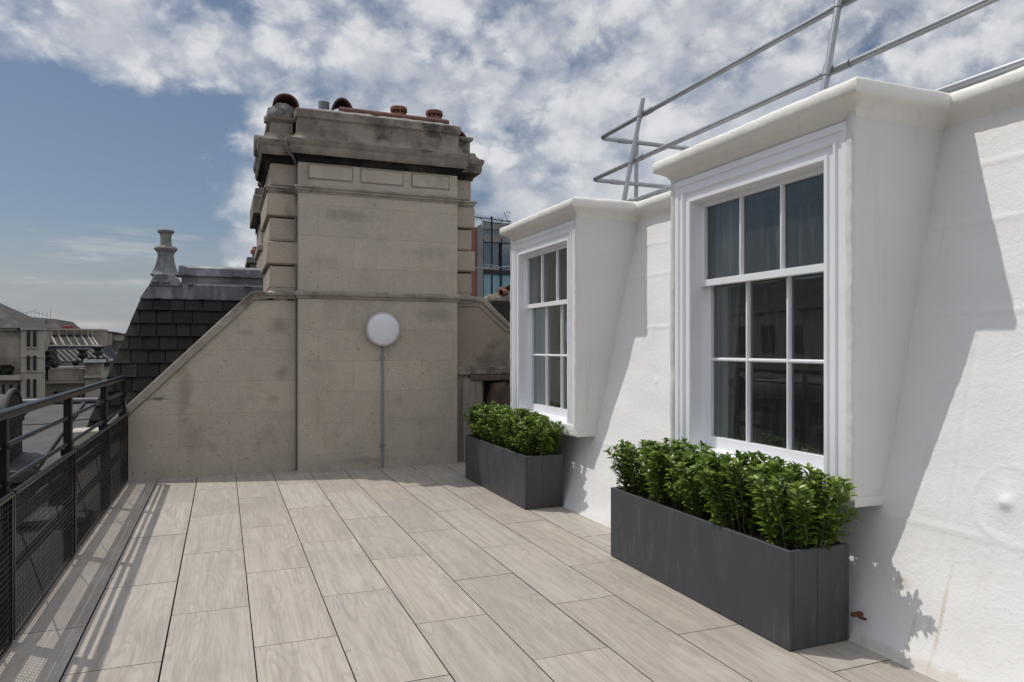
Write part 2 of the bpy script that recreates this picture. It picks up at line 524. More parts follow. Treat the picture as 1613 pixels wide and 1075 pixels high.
    def build(self, name, mat, parent=None, smooth=False, bevel=0.0, fix=True, angle=40):
        me = bpy.data.meshes.new(name)
        off = Vector((0, 0, 0))
        p = parent
        while p is not None:
            off += Vector(p.location)
            p = p.parent
        me.from_pydata([tuple(Vector(v) - off) for v in self.v], [], self.f)
        me.validate()
        if fix:
            bm = bmesh.new()
            bm.from_mesh(me)
            bmesh.ops.recalc_face_normals(bm, faces=bm.faces)
            bm.to_mesh(me)
            bm.free()
        me.materials.append(mat)
        o = bpy.data.objects.new(name, me)
        col.objects.link(o)
        if parent is not None:
            o.parent = parent
        if bevel:
            b = o.modifiers.new('bevel', 'BEVEL')
            b.width = bevel
            b.segments = 2
            b.limit_method = 'ANGLE'
            b.angle_limit = R(35)
            smooth = True
        if smooth:
            for pl in me.polygons:
                pl.use_smooth = True
            try:
                me.set_sharp_from_angle(angle=R(angle))
            except Exception:
                pass
        return o


def tag(o, label=None, cat=None, group=None, kind=None):
    if label:
        o['label'] = label
    if cat:
        o['category'] = cat
    if group:
        o['group'] = group
    if kind:
        o['kind'] = kind
    return o


def thing(name, label, cat, loc=(0, 0, 0), group=None):
    o = bpy.data.objects.new(name, None)
    o.empty_display_size = .1
    o.location = loc
    col.objects.link(o)
    return tag(o, label, cat, group)


def copy_tree(o, parent=None):
    c = o.copy()
    col.objects.link(c)
    if parent is not None:
        c.parent = parent
    for ch in list(o.children):
        copy_tree(ch, c)
    return c


def lerp(a, b, t):
    return a + (b - a) * t

# ------------------------------------------------------------------ setting: ground, slab, deck


tag(MB().add([(-1500, -1500, -20), (1500, -1500, -20), (1500, 1500, -20), (-1500, 1500, -20)], [(0, 1, 2, 3)]).build('ground', M['asphalt']), kind='structure')
tag(MB().box(-1.0, 2.86, -4, 8.88, -.35, -.022).build('terrace_slab', M['joint']), kind='structure')

deck = MB()
uvs = []
TW, TL = .3985, 1.236
x_lines = [-.657 + TW * k for k in range(-1, 10)]
for ci in range(len(x_lines)):
    xa = x_lines[ci]
    xb = xa + TW
    xa, xb = max(xa, -.985), min(xb, 2.89)
    if xb - xa < .03:
        continue
    y0 = (4.325 if ci % 2 == 0 else 3.715) - TL * 7
    gx = .0042 if ci < 3 else .0030
    gr = .0042 if ci < 2 else .0030
    for k in range(13):
        a, b = y0 + TL * k, y0 + TL * (k + 1)
        a, b = max(a, -4.0), min(b, 8.92)
        if b - a < .05:
            continue
        dz = random.uniform(-.0006, .0006)
        X0, X1, Y0, Y1 = xa + gx, xb - gr, a + .0026, b - .0026
        deck.add([(X0, Y0, dz - .02), (X1, Y0, dz - .02), (X1, Y1, dz - .02), (X0, Y1, dz - .02), (X0, Y0, dz), (X1, Y0, dz), (X1, Y1, dz), (X0, Y1, dz)],
                 [(4, 5, 6, 7), (0, 1, 5, 4), (1, 2, 6, 5), (2, 3, 7, 6), (3, 0, 4, 7)])
        uo, vo = random.uniform(0, 90), random.uniform(0, 90)
        fl = random.choice((1, -1))
        q = [(x_lines[ci] + (X - x_lines[ci]), Y) for X, Y in ((X0, Y0), (X1, Y0), (X1, Y1), (X0, Y1))]
        w = [((X - xa) * fl + uo, (Y - a) * fl + vo) for X, Y in q]
        idx = [0, 1, 2, 3]
        uvs += [w[0], w[1], w[2], w[3], w[0], w[1], w[1], w[0], w[1], w[2], w[2], w[1], w[2], w[3], w[3], w[2], w[3], w[0], w[0], w[3]]
deck_o = deck.build('deck', M['tile'], fix=False)
deck_o.data.materials.append(M['joint'])
for i_, pl_ in enumerate(deck_o.data.polygons):
    pl_.material_index = 0 if i_ % 5 == 0 else 1
uvl = deck_o.data.uv_layers.new(name='UVMap')
for i, w in enumerate(uvs):
    uvl.data[i].uv = w
tag(deck_o, kind='structure')

# ------------------------------------------------------------------ big stone chimney stack
CH = thing('chimney_stack', 'large pale limestone chimney stack with moulded cornice at the end of the terrace', 'chimney', (1.78, 9.5, 0))
FX0, FX1, FY = .815, 2.738, 8.71
PX0, PX1, PY = .505, 2.99, 8.88
BK = 10.3
MB().box(FX0, FX1, FY, BK, -.01, 2.02).build('plinth', M['stone'], CH, bevel=.006)
MB().box(FX0, FX1, FY, BK - .01, 2.02, 3.70).build('shaft', M['stone'], CH, bevel=.006)


def ring_path(grow=0.0):
    return [(PX0 - grow, BK), (PX0 - grow, PY - grow), (FX0 - grow, PY - grow), (FX0 - grow, FY - grow), (FX1 + grow, FY - grow), (FX1 + grow, PY - grow), (PX1 + grow, PY - grow), (PX1 + grow, BK)]


front_path = [(FX0, PY), (FX0, FY), (FX1, FY), (FX1, PY)]
# path runs left-back -> front -> right-back: outward must be on the right of travel, so reverse
rp = list(reversed(ring_path()))
fp = list(reversed(front_path))


def rsweep(path, prof, name, mat, parent, **kw):
    # outward = right of travel; travelling right-to-left along the front gives outward = +y, so travel left-to-right with flipped sign
    return MB().sweep(path, [(o, z) for o, z in prof], **kw).build(name, mat, parent, smooth=True, angle=30)


RPATH = ring_path()      # left back -> front -> right back : right of travel (-y heading) is -x = outward
rsweep(RPATH, [(-.05, 2.02), (.012, 2.02), (.02, 2.045), (.045, 2.06), (.05, 2.085), (.03, 2.10), (-.05, 2.125)], 'base_string_course', M['coping_stone'], CH)
rsweep(RPATH, [(-.05, 3.245), (.008, 3.245), (.014, 3.262), (.035, 3.275), (.035, 3.295), (.055, 3.305), (.055, 3.325), (-.05, 3.345)], 'upper_string_course', M['coping_stone'], CH)
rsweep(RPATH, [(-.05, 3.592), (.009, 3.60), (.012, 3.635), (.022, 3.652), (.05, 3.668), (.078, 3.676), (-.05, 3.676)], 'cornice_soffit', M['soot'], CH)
rsweep(RPATH, [(-.05, 3.672), (.085, 3.678), (.092, 3.70), (.10, 3.715), (.10, 3.77), (.112, 3.785), (.122, 3.815), (.125, 3.845), (.11, 3.852), (.072, 3.868), (.045, 3.90), (.028, 3.945), (-.05, 3.95)], 'cornice', M['stone_grey'], CH)
# pier blocks, rusticated
for s in (0, 1):
    xa, xb = ((PX0, FX0 + .02) if s == 0 else (FX1 - .02, PX1))
    pier = MB()
    z = 2.125
    for k in range(4):
        z1 = z + .28
        pier.box(xa + .012, xb - .012, PY + .012, BK - .02, z - .02, z1 + .02)
        z = z1
    pier.box(xa + .012, xb - .012, PY + .012, BK - .02, 3.345, 3.64)
    blocks = MB()
    z = 2.135
    for k in range(4):
        if k % 2 == 1:
            blocks.box(xa - .030, xb - .002 if s == 0 else xb + .030, PY - .028, BK - .03, z + .012, z + .268)
        else:
            blocks.box(xa + .002, xb - .004, PY + .003, BK - .03, z + .012, z + .268)
        z += .28
    pier.build('pier', M['stone_pier'], CH, bevel=.008)
    blocks.build('rusticated_blocks', M['stone_pier'], CH, bevel=.014)
# raised panels under the cornice
for xa, xb in ((.922, 1.44), (1.523, 2.046), (2.148, 2.634)):
    p = MB()
    p.box(xa + .014, xb - .014, FY - .014, FY + .02, 3.424, 3.572)
    pl_ = p.build('raised_panel', M['panel'], CH, bevel=.003)
    g_ = MB()
    for a_, b_, c_, d_ in ((xa, xb, 3.41, 3.414), (xa, xb, 3.582, 3.586), (xa, xa + .004, 3.414, 3.582), (xb - .004, xb, 3.414, 3.582)):
        g_.box(a_, b_, FY - .004, FY + .01, c_, d_)
    g_.build('panel_border', M['stone_grey'], pl_)
# blocking course and caps
bc = [(-.06, 3.93), (.022, 3.935), (.012, 3.965), (.012, 4.10), (.02, 4.11), (.034, 4.12), (.034, 4.205), (.012, 4.222), (-.06, 4.225)]
rsweep([(FX0, BK), (FX0, FY), (FX1, FY), (FX1, BK)], bc, 'blocking_course', M['stone_grey'], CH)
for xa, xb in ((PX0 + .02, FX0 - .04), (FX1 + .04, PX1 - .02)):
    MB().box(xa, xb, PY + .02, BK, 3.94, 4.09).build('pier_block', M['stone_grey'], CH, bevel=.01)
    MB().sweep([(xa, BK), (xa, PY + .02), (xb, PY + .02), (xb, BK)], [(-.05, 4.09), (.0, 4.09), (.012, 4.10), (.03, 4.115), (.035, 4.15), (-.05, 4.17)]).build('pier_cap', M['stone_grey'], CH, smooth=True, angle=30)
# side scroll seen beyond the left pier
MB().prism([(9.35 + .19 * math.cos(t), 3.90 + .125 * math.sin(t)) for t in [2 * math.pi * k / 24 for k in range(24)]], PX0 - .15, PX0 + .02, 'x').build('side_scroll', M['stone_lichen'], CH, bevel=.01)
# top slab and white mortar line
fl = MB().box(FX0 + .05, FX1 - .05, FY + .05, BK, 3.95, 4.215)
fl.build('top_slab', M['stone_grey'], CH)
mo = MB()
N = 60
for i in range(N):
    pass
ml = [(lerp(.95, FX1 - .02, i / N), FY + .045 + .01 * noise.noise(Vector((i * .4, 1, 0)))) for i in range(N + 1)]
MB().tube([(x, y, 4.225 + .012 * noise.noise(Vector((x * 6, 3, 0)))) for x, y in ml], [.026 + .008 * noise.noise(Vector((x * 9, 7, 0))) for x, y in ml], 8).build('mortar_fillet', M['mortar'], CH, smooth=True)


def lump(cx, cy, z0, rx, ry, h, seed, seg=26, rows=9, amp=.05):
    vs, fs = [], []
    for i in range(rows + 1):
        t = i / rows * math.pi / 2
        for k in range(seg):
            a = 2 * math.pi * k / seg
            p = Vector((cx + rx * math.cos(a) * math.cos(t) ** .6, cy + ry * math.sin(a) * math.cos(t) ** .6, z0 + h * math.sin(t)))
            p += noise.noise_vector(p * 9 + Vector((seed, 0, 0))) * amp + noise.noise_vector(p * 24 + Vector((seed, 0, 0))) * amp * .4
            vs.append(p)
    for i in range(rows):
        for k in range(seg):
            a, b = i * seg + k, i * seg + (k + 1) % seg
            fs.append((a, b, b + seg, a + seg))
    fs.append(tuple(range(rows * seg, rows * seg + seg)))
    return MB().add(vs, fs)


lump(.655, 9.12, 4.13, .185, .22, .22, 3).build('cement_flaunching', M['cement'], CH, smooth=True, angle=60)
lump(.86, 9.0, 4.19, .07, .1, .085, 8, amp=.03).build('cement_flaunching', M['cement'], CH, smooth=True, angle=60)


def hood(cx, y0, y1, z0, r, hgt, mat):
    """half round terracotta hood open towards the terrace"""
    n = 18
    vs, fs = [], []
    for y, rr, hh in ((y0, r, hgt), (y0, r - .022, hgt - .022), (y1, r - .022, hgt - .022), (y1, r, hgt)):
        for k in range(n + 1):
            a = math.pi * k / n
            vs.append((cx + rr * math.cos(a), y, z0 + max(0, hh * math.sin(a))))
    w = n + 1
    for r0 in range(4):
        r1 = (r0 + 1) % 4
        for k in range(n):
            fs.append((r0 * w + k, r0 * w + k + 1, r1 * w + k + 1, r1 * w + k))
    fs.append((0, w, 2 * w, 3 * w))
    fs.append((n, 3 * w + n, 2 * w + n, w + n))
    return MB().add(vs, fs)


pot = hood(.70, 8.98, 9.34, 4.325, .15, .135, None).build('hood_pot', M['terracotta'], CH, smooth=True)
MB().box(.58, .82, 9.33, 9.35, 4.30, 4.42).build('hood_back', M['soot'], pot)
pot = hood(1.36, 8.98, 9.36, 4.27, .14, .225, None).build('hood_pot', M['terracotta'], CH, smooth=True)
MB().box(1.25, 1.47, 9.35, 9.37, 4.24, 4.44).build('hood_back', M['soot'], pot)
MB().lathe([(.085, 4.16), (.085, 4.31), (.10, 4.315), (.10, 4.335), (.09, 4.34)], 1.36, 9.2).build('pot_collar', M['terracotta_bright'], CH, smooth=True)
# louvred metal vent
v = MB()
v.lathe([(.062, 4.20), (.062, 4.275), (.055, 4.28)], 1.14, 9.0, 20)
vent = v.build('vent_cowl', M['galv'], CH, smooth=True)
lv = MB()
for k in range(7):
    z = 4.283 + .0175 * k
    lv.lathe([(.05, z), (.066, z + .001), (.062, z + .0085), (.05, z + .009)], 1.14, 9.0, 20)
lv.lathe([(.045, 4.27), (.045, 4.41)], 1.14, 9.0, 16)
lv.build('louvre', M['galv'], vent, smooth=True)
MB().lathe([(.066, 4.405), (.066, 4.415), (.03, 4.428), (.01, 4.43)], 1.14, 9.0, 20).build('cap', M['galv'], vent, smooth=True)
# half-round ridge tiles bedded along the top edge
xr = 1.30
for k in range(5):
    L = .265
    pts = MB()
    n = 12
    vs = []
    for x in (xr, xr + L):
        for rr in (.074, .054):
            for j in range(n + 1):
                a = math.pi * j / n
                vs.append((x, 8.84 + rr * math.cos(a), 4.25 + rr * math.sin(a) * 1.1))
    w = n + 1
    fs = []
    for j in range(n):
        fs += [(j, j + 1, 2 * w + j + 1, 2 * w + j), (w + j, 3 * w + j, 3 * w + j + 1, w + j + 1), (j, w + j, w + j + 1, j + 1), (2 * w + j, 2 * w + j + 1, 3 * w + j + 1, 3 * w + j)]
    fs += [(0, 2 * w, 3 * w, w), (n, w + n, 3 * w + n, 2 * w + n)]
    MB().add(vs, fs).build('ridge_tile', M['terracotta'], CH, smooth=True)
    xr += L + .006
pots = []
for px_, py_, r_ in ((640, 168, .085), (628, 170.5, .105), (684, 176.5, .108)):
    q_ = at(px_, py_, 9.1)
    pots.append((q_[0], 9.1, r_, q_[2]))
for cx_, cy_, r_, zt in pots[1:]:
    c = MB().lathe([(r_ * .9, 4.2), (r_ * .9, zt - .05), (r_, zt - .045), (r_ * 1.02, zt - .03), (r_, zt), (r_ * .86, zt), (r_ * .84, zt - .12)], cx_, cy_, 26).build('chimney_pot', M['terracotta_bright'], CH, smooth=True)
    for k in range(4):
        a = R(-140 + 33 * k)
        sx, sy = cx_ + r_ * .955 * math.cos(a), cy_ + r_ * .955 * math.sin(a)
        MB().box(sx - .016, sx + .016, sy - .006, sy + .006, zt - .075, zt - .05).build('slot', M['soot'], c)
hood(2.84, 9.0, 9.3, 4.14, .12, .13, None).build('hood_pot', M['terracotta'], CH, smooth=True)

# cable down the left edge
cb = thing('cable', 'thin grey cable running down the left edge of the chimney stack', 'cable', (.79, 8.8, 0))
pts = [(.80, 8.80, 4.16), (.80, 8.785, 4.12), (.815, 8.80, 4.0), (.81, 8.80, 3.94), (.76, 8.74, 3.89), (.68, 8.70, 3.86), (.67, 8.68, 3.80), (.70, 8.70, 3.70), (.74, 8.70, 3.655), (.795, 8.84, 3.60), (.80, 8.865, 3.4), (.785, 8.82, 3.33), (.79, 8.83, 3.25), (.80, 8.86, 3.1), (.795, 8.862, 2.6), (.80, 8.862, 2.15), (.78, 8.815, 2.10), (.78, 8.81, 2.04), (.80, 8.862, 1.97), (.802, 8.885, 1.2), (.80, 8.885, .6), (.803, 8.885, .01)]
MB().tube(pts, .0085, 7).build('cable_run', M['cable'], cb, smooth=True)
MB().tube([(x + .019, y - .004, z) for x, y, z in pts[6:17]], .006, 6).build('second_run', M['cable'], cb, smooth=True)

# ------------------------------------------------------------------ wing walls either side of the stack
WW = thing('wing_wall', 'pale limestone parapet wall sloping down from the chimney stack to the black railing', 'wall', (0, 9, 0))
prof = [(-1.22, -.4), (.812, -.4), (.812, 2.0), (.345, 2.0), (-.92, .735), (-1.22, .435)]
MB().prism(prof, 8.9, 9.2).build('wall_body', M['stone_wing'], WW, bevel=.004)
cop = MB().prism([(-1.23, .43), (-.93, .73), (.345, 1.995), (.502, 2.012), (.502, 2.10), (.338, 2.10), (.30, 2.085), (-.985, .80), (-1.255, .53)], 8.868, 9.24)
cop.build('sloping_coping', M['coping_stone'], WW, bevel=.012)
MB().box(-1.52, -1.22, 8.86, 9.25, .40, .56).build('end_ledge', M['pale_trim'], WW, bevel=.015)
MB().box(-1.49, -1.221, 8.9, 9.22, -.4, .40).build('end_pier', M['stone_wing'], WW, bevel=.006)

W2 = thing('stub_wall', 'brown rendered parapet wall stepping down between the stack and the white building', 'wall', (3.1, 9, 0))
MB().prism([(2.74, 1.10), (3.62, 1.10), (3.62, 1.72), (3.48, 1.72), (3.12, 2.04), (2.74, 2.04)], 8.9, 9.2).build('wall_body', M['render_brown'], W2, bevel=.005)
MB().prism([(2.742, 2.035), (3.115, 2.035), (3.475, 1.715), (3.66, 1.715), (3.66, 1.775), (3.50, 1.775), (3.14, 2.10), (2.995, 2.105), (2.742, 2.105)], 8.86, 9.24).build('coping', M['coping_stone'], W2, bevel=.012)
MB().prism([(2.742, 1.975), (3.09, 1.975), (3.45, 1.655), (3.62, 1.655), (3.62, 1.718), (3.477, 1.718), (3.117, 2.038), (2.742, 2.038)], 8.885, 8.95).build('coping_fillet', M['coping_stone'], W2, bevel=.01)
MB().box(2.742, 3.60, 8.84, 9.2, 1.095, 1.20).build('ledge', M['coping_stone'], W2, bevel=.015)
MB().box(2.742, 3.15, 8.9, 9.2, -.02, 1.096).build('lower_pier', M['stone_wing'], W2, bevel=.005)
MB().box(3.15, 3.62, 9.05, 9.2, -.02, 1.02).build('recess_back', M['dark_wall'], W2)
# rough lintel: top and front broken up
lt = MB().box(2.94, 3.60, 8.78, 9.1, 1.02, 1.093).build('rough_lintel', M['rough_stone'], W2, bevel=.014)
MB().tube([(3.35, 8.9, .5), (3.352, 8.9, .75), (3.37, 8.9, .92), (3.36, 8.9, 1.0)], [.16, .17, .13, .12], 14).build('old_flue', mottled('stained_flue', (.13, .09, .06), (.07, .05, .04), scale=7), W2, smooth=True)

sl = thing('leaning_tile', 'spare grey timber-effect tile leaning upright between the stack and the far planter', 'tile', (3.0, 8.8, 0))
a = R(3.5)
tile_vs = []
for x in (2.832, 3.085):
    for t in (0, .018):
        for h in (0.012, 1.06):
            tile_vs.append((x + .005 * h, 8.74 + h * math.sin(a) + t * 1.0, h * math.cos(a)))
MB().add(tile_vs, [(0, 1, 5, 4), (2, 6, 7, 3), (0, 2, 3, 1), (4, 5, 7, 6), (1, 3, 7, 5), (0, 4, 6, 2)]).build('tile_body', mottled('grey_timber_tile', (.29, .262, .235), (.22, .198, .178), scale=3, rough=.6, bump=.15, bscale=30, stretch=(14, 14, 1.0)), sl, bevel=.002)

# ------------------------------------------------------------------ round wall lamp and its conduit
WL = thing('wall_lamp', 'round white bulkhead lamp mounted on the limestone stack, switched off', 'lamp', (1.788, 8.66, 1.668))


def disc_y(prof, cx, cz, seg=56):
    vs, fs = [], []
    for r, y in prof:
        for k in range(seg):
            t = 2 * math.pi * k / seg
            vs.append((cx + r * math.cos(t), y, cz + r * math.sin(t)))
    for i in range(len(prof) - 1):
        for k in range(seg):
            a_, b_ = i * seg + k, i * seg + (k + 1) % seg
            fs.append((a_, b_, b_ + seg, a_ + seg))
    fs.append(tuple(range(seg)))
    fs.append(tuple(range(len(vs) - seg, len(vs))))
    return MB().add(vs, fs)


disc_y([(.195, 8.715), (.207, 8.70), (.207, 8.645), (.201, 8.632), (.188, 8.629), (.184, 8.635)], 1.788, 1.668).build('rim', M['lamp_rim'], WL, smooth=True)
disc_y([(.186, 8.64), (.184, 8.630), (.15, 8.617), (.09, 8.609), (.03, 8.607)], 1.788, 1.668).build('diffuser', M['opal'], WL, smooth=True)
CD = thing('conduit', 'thin grey metal conduit running from the round lamp down to the deck', 'pipe', (1.788, 8.69, 0))
MB().tube([(1.788, 8.693, .0), (1.788, 8.693, 1.475)], .0125, 10).build('pipe', M['galv_grey'], CD, smooth=True)
for z in (.27, 1.32):
    s = MB().box(1.788 - .032, 1.788 + .032, 8.700, 8.709, z - .011, z + .011)
    s.tube([(1.788, 8.693, z - .011), (1.788, 8.693, z + .011)], .0165, 12)
    s.build('saddle_clip', M['galv_grey'], CD, bevel=.002)
MB().tube([(1.788, 8.693, 1.44), (1.788, 8.693, 1.475)], .018, 12).build('gland', M['galv_grey'], CD, smooth=True)

# ------------------------------------------------------------------ white building: wall, dormers, windows, coping
WB = thing('white_building', 'white coated attic storey with sloping wall and two projecting sash dormers', 'building', (3.2, 3, 0))
SL = .226


def wall_x(z):
    return 2.885 + SL * z + .07 * (1 - math.exp(-z / .22))


wv, wf = [], []
NY, NZ = 880, 190
YA, YB, ZT = -3.0, 7.62, 2.65
bumps = [(2.11, .785, .150, .020), (4.95, 1.18, .030, .016)]
for j in range(NZ + 1):
    z = ZT * j / NZ
    for i in range(NY + 1):
        y = lerp(YA, YB, i / NY)
        d = .010 * noise.noise(Vector((y * .9, z * 1.3, 0))) + .005 * noise.noise(Vector((y * 2.6, z * 5, 4)))
        for zl, k in ((1.62, 7), (2.06, 9), (2.36, 11), (.62, 5)):
            zz = zl + .03 * noise.noise(Vector((y * .5, k, 0)))
            d += .0065 * math.exp(-((z - zz) / .013) ** 2) * (.6 + .5 * noise.noise(Vector((y * 1.3, k, 2))))
        for by, bz, rr, hh in bumps:
            q = math.hypot(y - by, z - bz)
            if q < rr * 1.4:
                d += hh * math.exp(-(q / (rr * .17)) ** 2) + .0062 * math.exp(-((q - rr) / (.0072)) ** 2) * (.6 + noise.noise(Vector((y * 9, z * 9, 1)))) + .008 * math.exp(-(q / (rr * .5)) ** 2) + .0012 * max(0, 1 - q / rr) * noise.noise(Vector((6 * math.atan2(z - bz, y - by), q * 9, 3)))
        for ys, k in ((2.36, 3), (1.62, 5), (4.55, 9)):
            if abs(y - ys) < .06 and z < 1.5:
                d -= .0055 * math.exp(-((y - ys - .02 * noise.noise(Vector((z * 2, k, 0)))) / .010) ** 2)
        wv.append((wall_x(z) - d, y, z))
for j in range(NZ):
    for i in range(NY):
        a_ = j * (NY + 1) + i
        yc_, zc_ = lerp(YA, YB, (i + .5) / NY), ZT * (j + .5) / NZ
        if zc_ > .73 and (2.755 < yc_ < 4.263 or 5.793 < yc_ < 7.301):
            continue            # the dormer openings
        wf.append((a_, a_ + 1, a_ + NY + 2, a_ + NY + 1))
# far end return of the wall
nb = len(wv)
wv += [(wall_x(0), YB, 0), (6, YB, 0), (6, YB, ZT), (wall_x(ZT), YB, ZT)]
wf.append((nb, nb + 1, nb + 2, nb + 3))
MB().add(wv, wf).build('wall', M['wall_white'], WB, smooth=True, angle=50)
MB().box(3.62, 9.0, YA, YB - .02, 2.60, 2.70).build('roof', M['roof_white'], WB)

DX = 2.92
DORM = [(2.715, 4.303), (5.753, 7.341)]
ZB, ZC = .683, 2.63
XC = wall_x(2.65)
path = [(XC, YA)]
for y0, y1 in DORM:
    path += [(XC, y0), (DX, y0), (DX, y1), (XC, y1)]
path += [(XC, YB)]
# travel +y along a wall that faces -x: outward is on the left, so go the other way round
path = list(reversed(path))
cprof = [(-.02, 2.555), (.002, 2.567), (.010, 2.590), (.026, 2.612), (.052, 2.630), (.082, 2.642), (.094, 2.653), (.098, 2.680), (.097, 2.706), (.086, 2.722), (.066, 2.732), (.030, 2.744), (-.06, 2.754), (-.22, 2.735), (-.22, 2.60)]
cprof = [(o_, z_ + .032) for o_, z_ in cprof]
MB().sweep(path, cprof, step=.035, jit=.0085, seed=3).build('coping', M['coping_white'], WB, smooth=True, angle=48)


def make_dormer(y0, y1):
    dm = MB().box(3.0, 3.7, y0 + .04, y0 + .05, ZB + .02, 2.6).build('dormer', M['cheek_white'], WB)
    zn = 90

    def skin(plan, seed):
        vs, fs = [], []
        k = len(plan)
        for j in range(zn + 1):
            z = lerp(ZB, ZC + .03, j / zn)
            for (x, y) in plan:
                p = Vector((x, y, z))
                p += noise.noise_vector(p * 5 + Vector((seed, 0, 0))) * .005 + noise.noise_vector(p * 21 + Vector((seed, 0, 0))) * .0022 * (1.6 if x < DX + .05 else .5)
                vs.append(p)
        for j in range(zn):
            for i in range(k - 1):
                a_ = j * k + i
                fs.append((a_, a_ + 1, a_ + k + 1, a_ + k))
        return vs, fs
    for s, yc in ((1, y0), (-1, y1)):
        plan = [(3.70, yc), (3.4, yc), (3.2, yc), (3.02, yc), (DX + .05, yc), (DX + .02, yc)]
        for k in range(7):
            t = math.pi / 2 * k / 6
            plan.append((DX + .004 - .022 * math.sin(t), yc + s * (.014 - .014 * math.cos(t))))
        plan += [(DX - .018, yc + s * .034), (DX - .012, yc + s * .05), (DX + .03, yc + s * .052)]
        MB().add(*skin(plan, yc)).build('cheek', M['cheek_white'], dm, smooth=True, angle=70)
    # underside and lip
    u = MB()
    u.sweep([(3.17, y1), (DX - .004, y1), (DX - .004, y0), (3.17, y0)], [(-.03, ZB - .03), (.006, ZB - .028), (.014, ZB - .006), (.006, ZB + .02), (-.03, ZB + .02)], step=.07, jit=.007, seed=9)
    u.box(DX + .02, 3.2, y0 + .02, y1 - .02, ZB - .012, ZB + .02)
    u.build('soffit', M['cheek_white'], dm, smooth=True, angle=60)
    # head block behind the casing, up to the coping
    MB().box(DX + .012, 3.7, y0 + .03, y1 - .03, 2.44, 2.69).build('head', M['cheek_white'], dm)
    # timber casing: three sided, stepped
    oy0, oy1, oz = y0 + .205, y1 - .22, 2.423       # the opening
    w = MB()
    cas = [(.165, DX + .03), (.165, DX - .012), (.128, DX - .012), (.124, DX - .002), (.092, DX - .002), (.088, DX - .014), (.074, DX - .014), (.070, DX + .004), (.030, DX + .004), (.026, DX - .006), (.006, DX - .006), (.0, DX + .002), (.0, DX + .24), (.165, DX + .24)]
    # path in (y, z): up the near side, across, down the far side, outward on the left -> travel reversed
    w.sweep([(oy0, ZB + .012), (oy0, oz), (oy1, oz), (oy1, ZB + .012)], [(-o, x) for o, x in cas], mk=lambda a_, b_, h: (h, a_, b_))
    w.build('casing', M['paint'], dm, smooth=True, angle=20)
    # window
    win = MB()
    win.prism([(DX - .016, ZB + .014), (DX + .2, ZB + .014), (DX + .2, ZB + .10), (DX + .10, ZB + .094), (DX - .016, ZB + .070)], oy0 - .155, oy1 + .155, 'y')
    wn = win.build('window', M['paint'], WB, bevel=.004)

    def sash(name, x0, x1, za, zb, st, top, bot, hbars, gm):
        s_ = MB()
        s_.box(x0, x1, oy0, oy0 + st, za, zb)
        s_.box(x0, x1, oy1 - st, oy1, za, zb)
        s_.box(x0 + .001, x1 - .001, oy0 + st, oy1 - st, zb - top, zb)
        s_.box(x0 + .001, x1 - .001, oy0 + st, oy1 - st, za, za + bot)
        wy = (oy1 - oy0 - 2 * st)
        for k in (1, 2):
            yc = oy0 + st + wy * k / 3
            s_.prism([(x0 + .004, yc - .006), (x0 + .004, yc + .006), (x0 + .018, yc + .012), (x1 - .004, yc + .012), (x1 - .004, yc - .012), (x0 + .018, yc - .012)], za + bot, zb - top, 'z')
        for hz in hbars:
            s_.prism([(x0 + .005, hz - .006), (x0 + .005, hz + .006), (x0 + .019, hz + .012), (x1 - .005, hz + .012), (x1 - .005, hz - .012), (x0 + .019, hz - .012)], oy0 + st, oy1 - st, 'y')
        o = s_.build(name, M['paint'], wn, bevel=.0025)
        xm = (x0 + x1) / 2 + .006
        g_ = MB()
        g_.add([(xm, oy0 + st - .01, za + bot - .01), (xm, oy1 - st + .01, za + bot - .01), (xm, oy1 - st + .01, zb - top + .01), (xm, oy0 + st - .01, zb - top + .01)], [(0, 3, 2, 1)])
        g_.build('glass', M[gm], wn, fix=False)
        return o
    sash('upper_sash', DX + .075, DX + .118, 1.858, 2.43, .047, .041, .043, [], 'glass_upper')
    sash('lower_sash', DX + .124, DX + .167, ZB + .085, 1.912, .051, .05, .087, [1.37], 'glass_lower')
    # pulley lining between the sashes
    ln = MB()
    ln.box(DX + .12, 3.32, oy0 - .03, oy0 - .001, ZB + .05, 2.45)
    ln.box(DX + .12, 3.32, oy1 + .001, oy1 + .03, ZB + .05, 2.45)
    ln.box(DX + .12, 3.32, oy0 - .03, oy1 + .03, 2.433, 2.45)
    ln.box(DX + .17, 3.32, oy0 - .03, oy1 + .03, ZB + .04, ZB + .086)
    ln.build('lining', M['paint'], wn)
    # the room behind: a niche inside the dormer, then the wider room
    rm = MB()
    X0, X1, Ya, Yb, Za, Zb, Xm, ya_, yb_ = 3.32, 5.4, y0 - .55, y1 + .6, -.05, 2.5, 3.68, y0 + .06, y1 - .06
    rm.add([(X1, Ya, Za), (X1, Yb, Za), (X1, Yb, Zb), (X1, Ya, Zb), (Xm, Ya, Za), (Xm, Yb, Za), (Xm, Yb, Zb), (Xm, Ya, Zb)],
           [(0, 1, 2, 3), (4, 7, 3, 0), (1, 5, 6, 2), (3, 2, 6, 7)])
    rm.add([(Xm, Ya, Za), (Xm, ya_, Za), (Xm, ya_, Zb), (Xm, Ya, Zb), (Xm, yb_, Za), (Xm, Yb, Za), (Xm, Yb, Zb), (Xm, yb_, Zb)], [(0, 1, 2, 3), (4, 5, 6, 7)])
    rm.add([(X0, ya_, .7), (Xm, ya_, .7), (Xm, ya_, Zb), (X0, ya_, Zb), (X0, yb_, .7), (Xm, yb_, .7), (Xm, yb_, Zb), (X0, yb_, Zb)], [(0, 1, 2, 3), (4, 5, 6, 7), (0, 1, 5, 4), (3, 2, 6, 7)])
